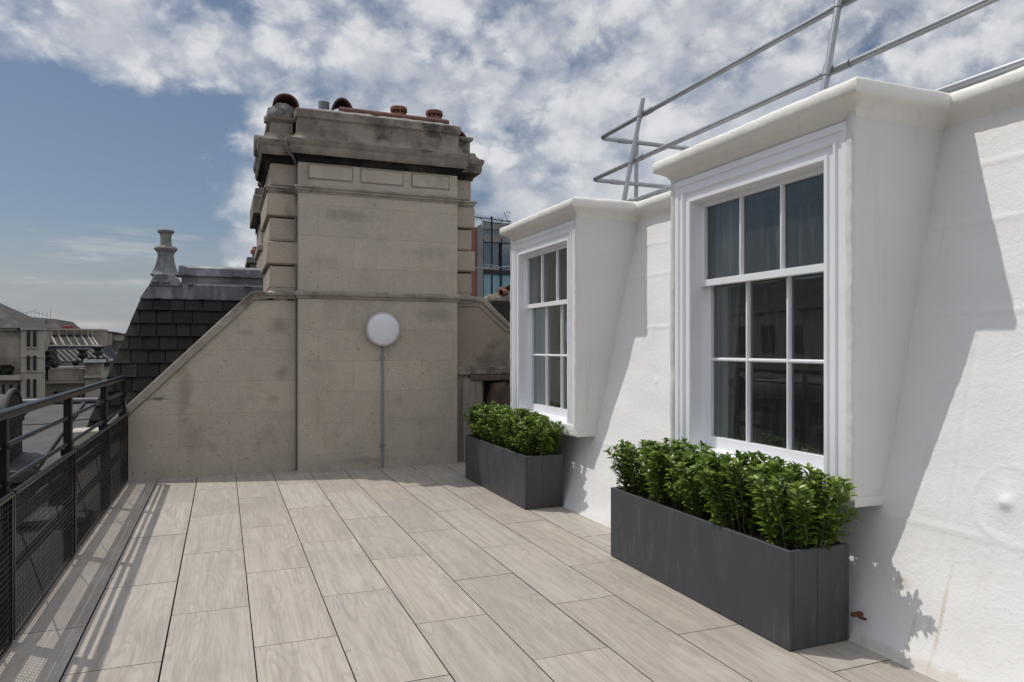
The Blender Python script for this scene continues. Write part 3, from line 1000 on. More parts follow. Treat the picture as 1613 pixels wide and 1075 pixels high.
    rm.add([(X0, ya_, .7), (X0, oy0 - .03, .7), (X0, oy0 - .03, Zb), (X0, ya_, Zb), (X0, oy1 + .03, .7), (X0, yb_, .7), (X0, yb_, Zb), (X0, oy1 + .03, Zb), (X0, ya_, 2.42), (X0, yb_, 2.42), (Xm, ya_, Za), (Xm, yb_, Za), (Xm, yb_, .7), (Xm, ya_, .7)],
           [(0, 1, 2, 3), (4, 5, 6, 7), (8, 9, 6, 3), (10, 11, 12, 13)])
    rm.build('room_lining', M['room'], wn, fix=False)
    MB().add([(Xm, Ya, Za), (X1, Ya, Za), (X1, Yb, Za), (Xm, Yb, Za)], [(0, 1, 2, 3)]).build('room_floor', M['room_floor'], wn, fix=False)
    # pale gathered curtain hanging at the far jamb
    k = 44
    cp = [(3.17 + .016 * math.sin(i * 1.15) + .006 * math.sin(i * 2.7), lerp(oy1 - .005, oy1 - .13, i / k)) for i in range(k + 1)]
    cu = MB()
    cu.add([(x, y, .76) for x, y in cp] + [(x, y - .10 * (1 - (y - oy1 + .13) / .13) ** 2, 2.43) for x, y in cp], [(i, i + 1, i + k + 2, i + k + 1) for i in range(k)])
    cu.build('curtain', M['blind'], wn, smooth=True, fix=False)


for y0, y1 in DORM:
    make_dormer(y0, y1)

rb = thing('rusty_bracket', 'small rusty steel bracket stub poking out of the white wall behind the planter', 'bracket', (2.9, 2.69, .136))
MB().box(2.87, 2.93, 2.675, 2.70, .128, .146).box(2.89, 2.905, 2.63, 2.675, .124, .136).build('stub', M['rust'], rb, bevel=.003)

# ------------------------------------------------------------------ planters
L_PL = 1.715


def make_planter(y0, label):
    r = thing('planter', label, 'planter', (2.69, y0 + L_PL / 2, 0), 'slate grey trough planters')
    x0, x1, y1, h, t = 2.505, 2.878, y0 + L_PL, .478, .022
    b = MB()
    b.box(x0, x0 + t, y0, y1, .004, h)
    b.box(x1 - t, x1, y0, y1, .004, h)
    b.box(x0 + t, x1 - t, y0, y0 + t, .004, h)
    b.box(x0 + t, x1 - t, y1 - t, y1, .004, h)
    b.box(x0 + t, x1 - t, y0 + t, y1 - t, .004, .03)
    b.build('trough', M['planter'], r, bevel=.003)
    MB().box(x0 + .168, x0 + .1695, y0 - .0015, y0 + .002, .01, h - .006).build('end_seam', M['dark_iron'], r)
    s = MB()
    nx, ny = 14, 60
    vs = []
    for j in range(ny + 1):
        for i in range(nx + 1):
            p = Vector((lerp(x0 + t, x1 - t, i / nx), lerp(y0 + t, y1 - t, j / ny), .435))
            p.z += .016 * noise.noise(p * 14) + .012 * noise.noise(p * 43)
            vs.append(p)
    fs = [(j * (nx + 1) + i, j * (nx + 1) + i + 1, (j + 1) * (nx + 1) + i + 1, (j + 1) * (nx + 1) + i) for j in range(ny) for i in range(nx)]
    s.add(vs, fs)
    rr = random.Random(int(y0 * 10))
    for k in range(420):
        px, py = rr.uniform(x0 + .04, x1 - .04), rr.uniform(y0 + .04, y1 - .04)
        c = Vector((px, py, .443 + rr.uniform(0, .012)))
        m = Matrix.Rotation(rr.uniform(0, 6.28), 3, 'Z') @ Matrix.Rotation(rr.uniform(-.6, .6), 3, 'X')
        l, w_ = rr.uniform(.008, .022), rr.uniform(.004, .009)
        s.add([c + m @ Vector(q) for q in ((-l, -w_, 0), (l, -w_ * .7, .003), (l * .9, w_, 0), (-l * .8, w_ * .8, .004))], [(0, 1, 2, 3)])
    s.build('soil', M['soil'], r, smooth=True)
    return r


make_planter(2.715, 'near slate grey trough planter of green shrubs below the larger nearest window')
make_planter(5.965, 'far slate grey trough planter of green shrubs partly shaded by the chimney stack')


def leaf_geo(rr, base, direction, up, L, W):
    d = direction.normalized()
    side = d.cross(up)
    if side.length < .05:
        side = d.orthogonal()
    side.normalize()
    nrm = side.cross(d).normalized()
    fold, droop = rr.uniform(.12, .34), rr.uniform(.02, .28)
    vs = [base]
    for t, w in ((.2, .5), (.5, 1.0), (.8, .74)):
        c = base + d * (L * t) - nrm * (L * droop * t * t)
        for s in (-1, 0, 1):
            vs.append(c + side * (s * w * W * .5) + nrm * (abs(s) * w * W * fold))
    vs.append(base + d * L - nrm * (L * droop))
    fs = [(0, 2, 1), (0, 3, 2), (1, 2, 5, 4), (2, 3, 6, 5), (4, 5, 8, 7), (5, 6, 9, 8), (7, 8, 10), (8, 9, 10)]
    return vs, fs


def make_shrub(seed, hgt=.41, rad=.175, ns=54):
    rr = random.Random(seed)
    lv, st = MB(), MB()
    for s in range(ns):
        a = rr.uniform(0, 2 * math.pi)
        q = math.sqrt(rr.random())
        b = Vector((math.cos(a) * q * rad * .72, math.sin(a) * q * rad * .72, 0))
        h = hgt * rr.choice((rr.uniform(.5, .8), rr.uniform(.84, 1.0), rr.uniform(.9, 1.06))) * (1 - .14 * q * q)
        out = Vector((math.cos(a) * q, math.sin(a) * q, 0)) * rr.uniform(.04, .12) + Vector((rr.uniform(-.03, .03), rr.uniform(-.03, .03), 0))
        pts = [b + out * (t ** 1.5) + Vector((rr.uniform(-.006, .006), rr.uniform(-.006, .006), h * t)) for t in [k / 8 for k in range(9)]]
        st.tube(pts, [lerp(.0038, .0018, k / 8) for k in range(9)], 5)
        rot = rr.uniform(0, 6)
        t = rr.uniform(.08, .25)
        while t < 1.0:
            i = min(7, int(t * 8))
            p = pts[i].lerp(pts[i + 1], t * 8 - i)
            ax = (pts[i + 1] - pts[i]).normalized()
            for k in range(2 if t < .8 else 3):
                rot += 2.2 + rr.uniform(-.4, .4)
                o = ax.orthogonal().normalized()
                o = Matrix.Rotation(rot, 3, ax) @ o
                el = rr.uniform(.15, .75) + t * .25
                dr = o * math.cos(el) + ax * math.sin(el)
                L = rr.uniform(.038, .060) * (1.0 if t < .85 else .88)
                lv.add(*leaf_geo(rr, p + o * .004, dr, ax + Vector((0, 0, .6)), L, L * rr.uniform(.42, .54)))
            t += rr.uniform(.042, .062)
        tip = pts[-1]
        ax = (pts[-1] - pts[-2]).normalized()
        for k in range(rr.randint(5, 8)):
            rot += 2.4
            o = Matrix.Rotation(rot, 3, ax) @ ax.orthogonal().normalized()
            el = rr.uniform(.45, 1.2)
            L = rr.uniform(.034, .054)
            lv.add(*leaf_geo(rr, tip, o * math.cos(el) + ax * math.sin(el), ax + Vector((0, 0, .5)), L, L * rr.uniform(.40, .52)))
    e = thing('shrub', 'x', 'shrub', (0, 0, 0))
    lv.build('foliage', M['leaf'], e, smooth=True, fix=False, angle=80)
    st.build('stems', M['stem'], e, smooth=True)
    return e


protos = [make_shrub(s) for s in (11, 23, 37)]
near_lab = ['green shrub at the nearest end of the near planter, beside the rusty bracket', 'green shrub second from the nearest end of the near planter',
            'green shrub in the middle of the near planter', 'green shrub second from the far end of the near planter', 'thin sparse green shrub at the far end of the near planter']
far_lab = ['green shrub at the nearest end of the far planter, its shadow on the wall', 'green shrub second from the nearest end of the far planter',
           'green shrub in the middle of the far planter', 'green shrub second from the far end of the far planter', 'shaded green shrub at the far end of the far planter, near the leaning tile']
used = set()
for pi, (y0, labs, grp) in enumerate(((2.715, near_lab, 'shrubs in the near planter'), (5.965, far_lab, 'shrubs in the far planter'))):
    for i in range(5):
        pr = protos[(i * 2 + pi) % 3]
        if id(pr) in used:
            o = copy_tree(pr)
        else:
            o = pr
            used.add(id(pr))
        o.location = (2.69 + random.uniform(-.02, .02), y0 + .15 + (L_PL - .30) * i / 4 + random.uniform(-.015, .015), .43)
        o.rotation_euler = (0, 0, random.choice((0, math.pi)) + random.uniform(-.3, .3))
        sz = (1.0, 1.05, 1.0, 1.02, .95)[i]
        o.scale = (.98 * sz, 1.22 * sz, sz * random.uniform(.90, .99))
        o['label'] = labs[i]
        o['group'] = grp

# ------------------------------------------------------------------ black balustrade
BR = thing('balustrade', 'black steel balustrade with wire mesh panels along the terrace edge', 'railing', (-1.0, 4.5, 0))
RX = -.965
PYS = [-.6, 1.0, 2.6, 4.20, 5.82, 7.46, 8.84]
MB().tube([(RX - .03, -1.5, 1.12), (RX - .03, 8.86, 1.12)], .027, 16).build('handrail', M['black_metal'], BR, smooth=True)
for z in (.965, .785):
    MB().tube([(RX - .03, -1.5, z), (RX - .03, 8.86, z)], .0135, 12).build('rail', M['black_metal'], BR, smooth=True)
MB().tube([(RX - .045, -1.5, .32), (RX - .045, 8.86, .32)], .033, 14).build('lower_rail', M['black_metal'], BR, smooth=True)
for y in PYS:
    p = MB().box(RX - .056, RX - .006, y - .025, y + .025, -.3, 1.10)
    po = p.build('post', M['black_metal'], BR, bevel=.004)
    MB().box(RX - .07, RX + .004, y - .036, y + .036, .70, .752).build('bracket', M['black_metal'], po, bevel=.004)
    for z in (.965, .785):
        MB().tube([(RX - .006, y, z), (RX + .002, y, z)], .011, 8).build('bolt', M['dark_iron'], po, smooth=True)
for i in range(len(PYS) - 1):
    ya, yb = PYS[i] + .012, PYS[i + 1] - .012
    fr = MB()
    fr.tube([(RX + .012, ya, .735), (RX + .012, yb, .735)], .015, 10)
    fr.box(RX - .012, RX - .006, ya, yb, .535, .625)
    fr.box(RX - .012, RX - .006, ya, yb, .645, .722)
    fr.box(RX + .004, RX + .018, ya, ya + .018, .012, .725)
    fr.box(RX + .004, RX + .018, yb - .018, yb, .012, .725)
    fr.box(RX + .004, RX + .018, ya + .018, yb - .018, .012, .026)
    fo = fr.build('mesh_panel', M['black_metal'], BR)
    me = MB()
    p_ = .030
    w = .00135
    k = ya + .02
    while k < yb - .018:
        me.box(RX + .010, RX + .0126, k - w, k + w, .02, .728)
        k += p_
    z = .03
    while z < .725:
        me.box(RX + .0128, RX + .0154, ya + .004, yb - .004, z - w, z + w)
        z += p_
    me.build('wire_mesh', M['mesh_wire'], fo, fix=False)
    br = MB()
    ym = (ya + yb) / 2
    br.tube([(RX - .02, ya + .05, .70), (RX - .02, ym - .02, .02)], .0045, 6)
    br.tube([(RX - .012, ym + .1, .70), (RX - .012, yb - .1, .02)], .0045, 6)
    br.build('brace_wire', M['black_metal'], BR, smooth=True)

# ------------------------------------------------------------------ galvanised guard rail on the white roof
GR = thing('guard_rail', 'galvanised tube guard rail standing on the roof of the white building', 'railing', (3.95, 4, 2.7))
T = .0242


def bend(a_, c_, b_, r=.09, n=7):
    a_, c_, b_ = Vector(a_), Vector(c_), Vector(b_)
    d1, d2 = (a_ - c_).normalized(), (b_ - c_).normalized()
    p0, p1 = c_ + d1 * r, c_ + d2 * r
    out = [a_]
    for k in range(n + 1):
        t = k / n
        out.append((p0 * (1 - t) ** 2 + c_ * 2 * t * (1 - t) + p1 * t * t))
    out.append(b_)
    return out


EY = 7.40
for x, z in ((4.05, 3.865), (3.95, 3.375)):
    MB().tube(bend((x, -3, z), (x, EY, z), (x + 3.2, EY, z)), T, 14).build('rail', M['galv'], GR, smooth=True)
MB().tube([(3.85, -3, 2.925), (3.85, 7.0, 2.925)], T * 1.08, 14).build('base_rail', M['galv'], GR, smooth=True)
for y in (6.47, 3.87, 1.2, -1.4):
    lx = lambda z: 3.85 + (z - 2.925) * (4.05 - 3.85) / (3.865 - 2.925)
    o = T * 1.75
    pst = MB().tube([(lx(2.80) - o, y, 2.80), (lx(4.02) - o, y, 4.02)], T, 14).build('post', M['galv'], GR, smooth=True)
    for z in (3.865, 3.375):
        cl = MB()
        cl.tube([(lx(z) - .001, y - .16, z), (lx(z) - .001, y - .02, z)], T * 1.22, 14)
        cl.tube([(lx(z) - .001, y + .05, z), (lx(z) - .001, y + .09, z)], T * 1.25, 14)
        cl.tube([(lx(z - .04) - o, y, z - .04), (lx(z + .04) - o, y, z + .04)], T * 1.25, 14)
        cl.build('coupler', M['galv'], pst, smooth=True)
    MB().box(3.7, 3.98, y - .12, y + .12, 2.70, 2.74).build('base_plate', M['galv'], pst)
    ft = MB()
    ft.tube([(lx(2.74) - o, y, 2.735), (lx(2.84) - o, y, 2.84)], T * 1.4, 14)
    ft.tube([(3.85, y - .09, 2.925), (3.85, y + .09, 2.925)], T * 1.45, 14)
    MB().tube([(3.85, y + .2, 2.925), (3.85, y + .24, 2.925)], T * 1.5, 14).build('collar', M['galv'], pst, smooth=True)
    ft.build('foot', M['galv'], pst, smooth=True, bevel=0)
for x in (4.55, 6.2):
    pst = MB().tube([(x, EY + T * 1.8, 2.72), (x, EY - .02 + T * 1.8, 3.98)], T, 12).build('post', M['galv'], GR, smooth=True)
cl = MB()
for x, z in ((4.05, 3.865), (3.95, 3.375)):
    cl.tube([(x + .24, EY, z), (x + .36, EY, z)], T * 1.2, 12)
cl.build('coupler', M['galv'], GR, smooth=True)

wr = thing('aerial_stub', 'short thin wire stub sticking up behind the near dormer coping', 'wire', (3.2, 3.5, 2.72))
MB().tube([(3.25, 3.62, 2.73), (3.252, 3.62, 2.84), (3.262, 3.61, 2.87)], .004, 6).build('rod', M['dark_iron'], wr, smooth=True)

# ------------------------------------------------------------------ slate roof behind the wing wall, with lead ridge and finial
SR = thing('slate_roof', 'dark stone-slated mansard roof end with lead ridge and urn finial behind the wing wall', 'roof', (-.5, 12, 0))
# front slope: from (y=12, z=2.2) down to (y=10.6, z=-1.2); hip edge on the left
Y1, Z1, Y0, Z0 = 12.0, 2.20, 10.7, -1.5


def hip_x(z):
    return -1.10 - (2.20 - z) * .335


sm = MB()
core = [(hip_x(Z0), Y0 + .04, Z0), (3.6, Y0 + .04, Z0), (3.6, Y1 + .04, Z1), (hip_x(Z1), Y1 + .04, Z1), (hip_x(Z0), 22, Z0), (hip_x(Z1), 20, Z1), (3.6, 22, Z0), (3.6, 20, Z1)]
MB().add(core, [(0, 1, 2, 3), (4, 0, 3, 5), (3, 2, 7, 5), (1, 6, 7, 2), (6, 4, 5, 7)]).build('roof_core', M['dark_wall'], SR)
rows = 19
for r_ in range(rows):
    za, zb = lerp(Z0, Z1, r_ / rows), lerp(Z0, Z1, (r_ + 1) / rows) + .025
    ya, yb = lerp(Y0, Y1, r_ / rows), lerp(Y0, Y1, (r_ + 1) / rows) + .01
    x = hip_x(za) - .02 + (0 if r_ % 2 else .0)
    first = True
    while x < 3.2:
        w = random.uniform(.16, .30) * (.6 if first and r_ % 2 else 1)
        xl0, xl1 = (x, hip_x(zb) - .02) if first else (x, x)
        g = random.uniform(.003, .010)
        j = random.uniform(-.006, .006)
        t = random.uniform(.014, .034)
        vs = [(xl0 + g, ya - t + j, za), (x + w - g, ya - t + j, za + random.uniform(-.006, .006)), (x + w - g, yb + .012, zb), (xl1 + g, yb + .012, zb),
              (xl0 + g, ya + .02, za), (x + w - g, ya + .02, za), (x + w - g, yb + .03, zb), (xl1 + g, yb + .03, zb)]
        sm.add(vs, [(0, 1, 2, 3), (4, 7, 6, 5), (0, 4, 5, 1), (1, 5, 6, 2), (2, 6, 7, 3), (3, 7, 4, 0)])
        x += w
        first = False
sm.build('slates', M['slate'], SR, fix=True)
# lead flashing bands above the slates
lb = MB()
lb.prism([(-1.14, 2.17), (3.4, 2.17), (3.4, 2.40), (-1.00, 2.40)], 11.965, 12.02)
lb.build('lead_flashing', M['lead'], SR, bevel=.01)
MB().prism([(-1.02, 2.36), (-.56, 2.36), (-.62, 2.50), (-.70, 2.55), (-.93, 2.55)], 11.94, 12.35).build('lead_apron', M['lead'], SR, bevel=.015)
lu = MB()
lu.box(-.58, 3.4, 12.10, 12.22, 2.38, 2.54)
lu.build('lead_upstand', M['lead'], SR, bevel=.01)
lr = MB()
lr.prism([(12.06, 2.53), (12.08, 2.67), (12.14, 2.70), (12.30, 2.70), (12.36, 2.67), (12.38, 2.53)], -.62, 3.4, 'x')
lr.build('lead_ridge', M['lead'], SR, bevel=.015)
rl = MB()
rl.tube([(-.62, 12.04, 2.415), (-.3, 12.03, 2.405), (3.3, 12.03, 2.395)], .022, 8)
rl.build('lead_roll', M['lead'], SR, smooth=True)
ck = MB()
for x, z in ((-.92, 2.42), (-.78, 2.42), (-.45, 2.40), (.35, 2.395), (-.9, 2.19), (-.3, 2.19), (.3, 2.19), (-.50, 2.56), (.2, 2.56)):
    ck.box(x - .04, x + .04, 11.90 if z < 2.5 else 12.03, 11.965 if z < 2.5 else 12.10, z - .018, z + .018)
ck.build('lead_clips', M['lead'], SR, bevel=.006)
fin = [(.205, 2.54), (.18, 2.57), (.14, 2.66), (.115, 2.76), (.105, 2.84), (.10, 2.86)]
fn = MB()
vs = []
for hw, z in fin:
    vs += [(-.80 - hw, 12.2 - hw, z), (-.80 + hw, 12.2 - hw, z), (-.80 + hw, 12.2 + hw, z), (-.80 - hw, 12.2 + hw, z)]
fs = [(0, 1, 2, 3)]
for i in range(len(fin) - 1):
    for k in range(4):
        fs.append((i * 4 + k, i * 4 + (k + 1) % 4, (i + 1) * 4 + (k + 1) % 4, (i + 1) * 4 + k))
fn.add(vs, fs)
fo = fn.build('finial', M['lead'], SR, smooth=True, angle=50)
MB().lathe([(.115, 2.855), (.12, 2.89), (.155, 2.925), (.165, 2.95), (.15, 2.975), (.09, 2.99), (.08, 3.03), (.075, 3.12), (.085, 3.17), (.115, 3.195), (.12, 3.225), (.10, 3.235)], -.80, 12.2, 8).build('urn', mottled('finial_stone', (.30, .29, .275), (.19, .185, .18), scale=8, rough=.85, bump=.4, bscale=30), fo, smooth=True, angle=25)

# ------------------------------------------------------------------ chimneys farther back on the left


def stack_px(name, label, spec, Y, dep):
    e = thing(name, label, 'chimney', (at(spec[0][1], 425, Y)[0], Y, 0))
    for nm, xa, xb, ya, yb, mat, grow in spec:
        p0, p1 = at(xa, yb, Y - grow), at(xb, ya, Y - grow)
        MB().box(p0[0], p1[0], Y - grow, Y + dep + grow, p0[2], p1[2]).build(nm, M[mat], e, bevel=.02)
    return e


c2 = stack_px('chimney_stack', 'narrow stone chimney stack with dark cornice just behind the big limestone stack', [
    ('shaft', 410, 470, 348, 470, 'stone_pier', 0), ('string_course', 406, 474, 388, 395, 'coping_stone', .06), ('neck', 408, 470, 336, 350, 'soot', .03),
    ('cornice', 399, 474, 312, 336, 'stone_grey', .18), ('blocking', 402, 470, 301, 312, 'stone_lichen', .08)], 16, 1.8)
q = at(419, 301, 16.4)
MB().lathe([(.15, q[2] - .3), (.14, q[2] + .1), (.17, q[2] + .12), (.17, q[2] + .18), (.13, q[2] + .2), (.12, q[2] + .32)], q[0], 16.5, 18).build('chimney_pot', M['terracotta_bright'], c2, smooth=True)
c3 = stack_px('chimney_stack', 'low distant stone chimney with a small pot, lowest of the stacks on the left', [
    ('shaft', 395, 440, 413, 470, 'stone_grey', 0), ('cap', 389, 440, 407, 414, 'stone_grey', .15)], 24, 2)
q = at(405, 407, 24.5)
MB().lathe([(.15, q[2] - .1), (.15, q[2] + .12), (.2, q[2] + .14), (.2, q[2] + .25), (.15, q[2] + .27), (.14, q[2] + .35)], q[0], 24.5, 16).build('chimney_pot', M['terracotta_bright'], c3, smooth=True)

# ------------------------------------------------------------------ right background: office block, aerials, stub chimney
OB = thing('office_block', 'modern office block of glass with brick corner behind the white building', 'building', (14, 40, -20))


def bx(nm, xa, xb, ya, yb, Y, dep, mat, parent, bevel=0.0, zlow=None):
    p0, p1 = at(xa, yb, Y), at(xb, ya, Y)
    return MB().box(p0[0], p1[0], Y, Y + dep, p0[2] if zlow is None else zlow, p1[2]).build(nm, M[mat], parent, bevel=bevel)


bx('brick_wall', 728, 752, 359, 470, 40.0, 10, 'brick_red', OB, zlow=-20)
bx('concrete_pier', 752, 761, 357, 470, 39.9, 9, 'concrete', OB, zlow=-20)
bx('core', 761.5, 880, 360, 470, 40.6, 9, 'dark_wall', OB, zlow=-20)
bx('top_glazing', 761, 880, 361, 376, 40.2, .2, 'blue_glass', OB)
bx('parapet_rail', 761, 880, 357.5, 361, 40.1, .35, 'concrete', OB)
bx('spandrel', 761, 880, 376, 381, 40.05, .4, 'concrete', OB)
gl = bx('vision_glazing', 761, 880, 381, 430, 40.25, .15, 'blue_glass', OB)
bx('spandrel_glass', 761, 880, 430, 480, 40.2, .2, 'teal_glass', OB, zlow=-20)
mu = MB()
for px in (761.5, 790.5, 819, 848, 877):
    p0, p1 = at(px - .7, 480, 40.0), at(px + .7, 376, 40.0)
    mu.box(p0[0], p1[0], 40.02, 40.22, -20, p1[2])
p0, p1 = at(761, 431, 40.0), at(880, 429.3, 40.0)
mu.box(p0[0], p1[0], 40.07, 40.2, p0[2], p1[2])
mu.build('mullion', M['dark_iron'], OB)
# white bars set behind the glass to imitate its reflections
bl = MB()
for xa, xb, ya, yb in ((766, 774, 401, 409), (766, 774, 411, 420), (777, 785, 400, 408), (777, 786, 411, 426)):
    p0, p1 = at(xa, yb, 40.42), at(xb, ya, 40.42)
    bl.box(p0[0], p1[0], 40.42, 40.44, p0[2], p1[2])
bl.build('reflection_bars', M['white_city'], OB)

TA = thing('tv_aerial', 'tall dark pole with spiky yagi television aerial on top, beside the stack', 'aerial', (4.04, 11, 1.5))
MB().tube([(4.04, 11, 1.3), (4.035, 11, 3.56)], [.019, .017], 8).build('mast', M['dark_iron'], TA, smooth=True)
bm_ = MB()
bm_.tube([(3.66, 11.02, 3.545), (4.36, 10.96, 3.49)], .009, 6)
bm_.tube([(3.84, 11.0, 3.53), (3.88, 10.99, 3.475), (4.17, 10.98, 3.455), (4.22, 10.97, 3.50)], .008, 6)
bm_.build('boom', M['dark_iron'], TA, smooth=True)
el = MB()
for k in range(14):
    x = lerp(3.68, 4.20, k / 13)
    y, z = lerp(11.02, 10.97, k / 13), lerp(3.545, 3.503, k / 13)
    el.tube([(x - .035, y - .05, z - .05), (x + .035, y + .05, z + .05)], .0045, 5)
el.build('director_elements', M['dark_iron'], TA, smooth=True)
rf = MB()
for dz in (-.16, -.08, 0, .08, .14):
    rf.tube([(4.29 - abs(dz) * .4, 10.85, 3.49 + dz), (4.33 + abs(dz) * .4, 11.06, 3.49 + dz + .02)], .005, 5)
rf.tube([(4.24, 10.97, 3.64), (4.31, 10.97, 3.49), (4.27, 10.97, 3.33)], .006, 5)
rf.build('reflector', M['dark_iron'], TA, smooth=True)
TB = thing('tv_aerial', 'pale low television aerial with horizontal rods halfway up the dark pole', 'aerial', (4.0, 10.9, 1.5))
q0, q1 = at(740, 423, 10.9), at(807, 419, 10.9)
MB().tube([q0, (lerp(q0[0], q1[0], .55), 10.9, lerp(q0[2], q1[2], .5) - .02), q1], .008, 6).build('boom', M['galv'], TB, smooth=True)
el = MB()
for t in (.1, .22, .33, .42, .52, .6):
    c = Vector(q0).lerp(Vector(q1), t)
    el.tube([c + Vector((-.06, -.25, -.01)), c + Vector((.06, .25, .01))], .0055, 5)
c = Vector(q0).lerp(Vector(q1), .4)
el.tube([c + Vector((-.1, -.1, .03)), c + Vector((.2, .0, .035)), c + Vector((.2, .0, -.03)), c + Vector((-.1, -.1, -.035))], .0055, 5)
el.build('elements', M['galv'], TB, smooth=True)

SC = thing('chimney_stack', 'low dark stub chimney with cement cap and broken terracotta pot, by the tall aerial pole', 'chimney', (4.1, 10.6, 0))
q0, q1 = at(776, 520, 10.5), at(830, 474, 10.5)
MB().box(q0[0] - .02, q1[0], 10.5, 11.6, q0[2] - 1, q1[2]).build('shaft', M['dark_wall'], SC, bevel=.02)
q2 = at(808, 474, 10.5)
lump(q2[0] - .05, 10.9, q1[2] - .03, .32, .4, .16, 21, amp=.02).build('cement_cap', mottled('brown_flaunching', (.22, .19, .165), (.14, .12, .105), scale=14, rough=.95, bump=.7, bscale=30, bdist=.01), SC, smooth=True, angle=60)
hood(q2[0] + .01, 10.62, 10.95, q1[2] + .09, .14, .16, None).build('hood_pot', M['terracotta'], SC, smooth=True)
MB().tube([(q2[0] - .17, 10.58, q1[2] + .12), (q2[0] - .08, 10.62, q1[2] + .13)], [.05, .06], 12, cap=False).build('broken_pot', M['terracotta_bright'], SC, smooth=True)

# ------------------------------------------------------------------ left, beyond the railing: lead roof, barrel dormer, lower roof
LRF = thing('lead_roof', 'low grey lead flat roof with rolled seams beyond the balustrade', 'roof', (-4, 11, 0))


def lz(y):
    return lerp(.02, .50, (y - 9.9) / 4.3)


MB().add([(-9, 9.9, lz(9.9)), (-1.55, 9.9, lz(9.9)), (-1.75, 14.2, lz(14.2)), (-9, 14.2, lz(14.2)), (-9, 9.9, -.12), (-1.55, 9.9, -.12), (-1.75, 14.2, -.12), (-9, 14.2, -.12)],
         [(0, 1, 2, 3), (4, 7, 6, 5), (0, 4, 5, 1), (1, 5, 6, 2), (2, 6, 7, 3), (3, 7, 4, 0)]).build('lead_sheet', M['lead_roof'], LRF, bevel=.01)
for x0 in (-2.02, -2.75, -3.5, -4.3, -5.1):
    MB().tube([(x0, 9.9, lz(9.9) + .02), (x0 - .16, 14.1, lz(14.1) + .02)], .028, 8).build('roll', M['lead_roof'], LRF, smooth=True)
MB().tube([(-9, 14.2, .54), (-1.75, 14.2, .54)], .05, 10).build('ridge_roll', M['lead'], LRF, smooth=True)
MB().tube([(-9, 12.3, lz(12.3) + .05), (-2.4, 12.3, lz(12.3) + .05), (-1.7, 12.6, lz(12.6) + .06)], .008, 6).build('wire', M['dark_iron'], LRF)
MB().box(-9, -1.56, 10.0, 14.1, -6, -.13).build('wall', M['dark_wall'], LRF)
ps = MB()
for x in (-2.02, -2.45, -3.2, -4.1):
    ps.box(x, x + .12, 9.93, 9.998, -6, -.14)
ps.build('pilaster', M['pale_trim'], LRF)
BD = thing('barrel_dormer', 'dark round-topped lead dormer end standing on the lead flat roof', 'dormer', (-2.9, 10.5, 0))
bp = [(10.5 + .36 * math.cos(t), .52 + .36 * math.sin(t)) for t in [math.pi * k / 16 for k in range(17)]] + [(10.14, -.02), (10.86, .02)]
MB().prism(bp, -5.2, -2.36, 'x').build('barrel', M['lead_roof'], BD, smooth=True)
bp2 = [(10.5 + .41 * math.cos(t), .52 + .41 * math.sin(t)) for t in [math.pi * k / 16 for k in range(17)]] + [(10.14, .5), (10.86, .5)]
rim = [(10.5 + .40 * math.cos(t), .52 + .40 * math.sin(t)) for t in [math.pi * k / 20 for k in range(21)]]
MB().tube([(-2.38, y, z) for y, z in rim], .035, 8).build('rim', M['lead_roof'], BD, smooth=True)
MB().prism([(10.5 + .27 * math.cos(t), .50 + .27 * math.sin(t)) for t in [math.pi * k / 16 for k in range(17)]], -2.37, -2.345, 'x').build('end_panel', M['dark_wall'], BD)
tag(MB().box(-9, -1.02, -4, 9.9, -3.3, -3.0).build('lower_roof', M['felt']), kind='structure')
LB = thing('light_well_wall', 'pale painted low wall with dark windows down beyond the balustrade', 'wall', (-5.5, 6, -3))
MB().box(-6.0, -5.6, -4, 9.85, -3.0, -1.1).build('wall_body', M['pale_trim'], LB)
w_ = MB()
for k in range(8):
    w_.box(-5.63, -5.58, -3 + 1.6 * k, -2.2 + 1.6 * k, -2.6, -1.5)
w_.build('window', M['city_glass'], LB)
RU = thing('roof_unit', 'pale boxy roof plant unit on the lower roof beyond the balustrade', 'roof unit', (-2.6, 5, -3))
MB().box(-3.6, -1.9, 3.0, 5.6, -3.0, -2.2).build('casing', M['pale_trim'], RU, bevel=.03)
lv = MB()
for k in range(7):
    lv.box(-3.4, -2.1, 2.97, 3.0, -2.9 + k * .09, -2.85 + k * .09)
lv.build('louvre', M['concrete'], RU)
DU = thing('dark_stair_housing', 'dark weathered roof housing with sloped lid beyond the balustrade', 'roof unit', (-2.2, 8, -3))
MB().prism([(6.9, -3.0), (9.2, -3.0), (9.2, -.35), (8.6, -.35), (6.9, -1.3)], -2.9, -1.35, 'x').build('housing', M['dark_wall'], DU, bevel=.02)
MB().box(-2.95, -1.3, 8.55, 9.25, -.35, -.29).build('lid', M['lead_roof'], DU, bevel=.01)

# ------------------------------------------------------------------ far city, left
FA = thing('corner_building', 'pale stone corner building with hipped tile roof and narrow arched windows, farthest left', 'building', (-20, 90, -20))
YF = 90
bx('left_wing', -120, 34, 519, 700, YF + .6, 14, 'pale_stone2', FA, zlow=-20)
tw = bx('tower', 33, 66, 519, 700, YF, 1.5, 'pale_stone', FA, zlow=-20)


def arch_px(mb, xc, w, yt, yb, Y, arched=True):
    x0, zt = at(xc - w / 2, yt, Y)[0], at(xc, yt, Y)[2]
    x1, zb = at(xc + w / 2, yt, Y)[0], at(xc, yb, Y)[2]
    c, r = (x0 + x1) / 2, (x1 - x0) / 2
    poly = [(x0, zb), (x1, zb)]
    if arched:
        poly += [(c + r * math.cos(t), zt - r + r * math.sin(t)) for t in [math.pi * k / 8 for k in range(9)]]
    else:
        poly += [(x1, zt), (x0, zt)]
    mb.prism(poly, Y - .16, Y + .3)


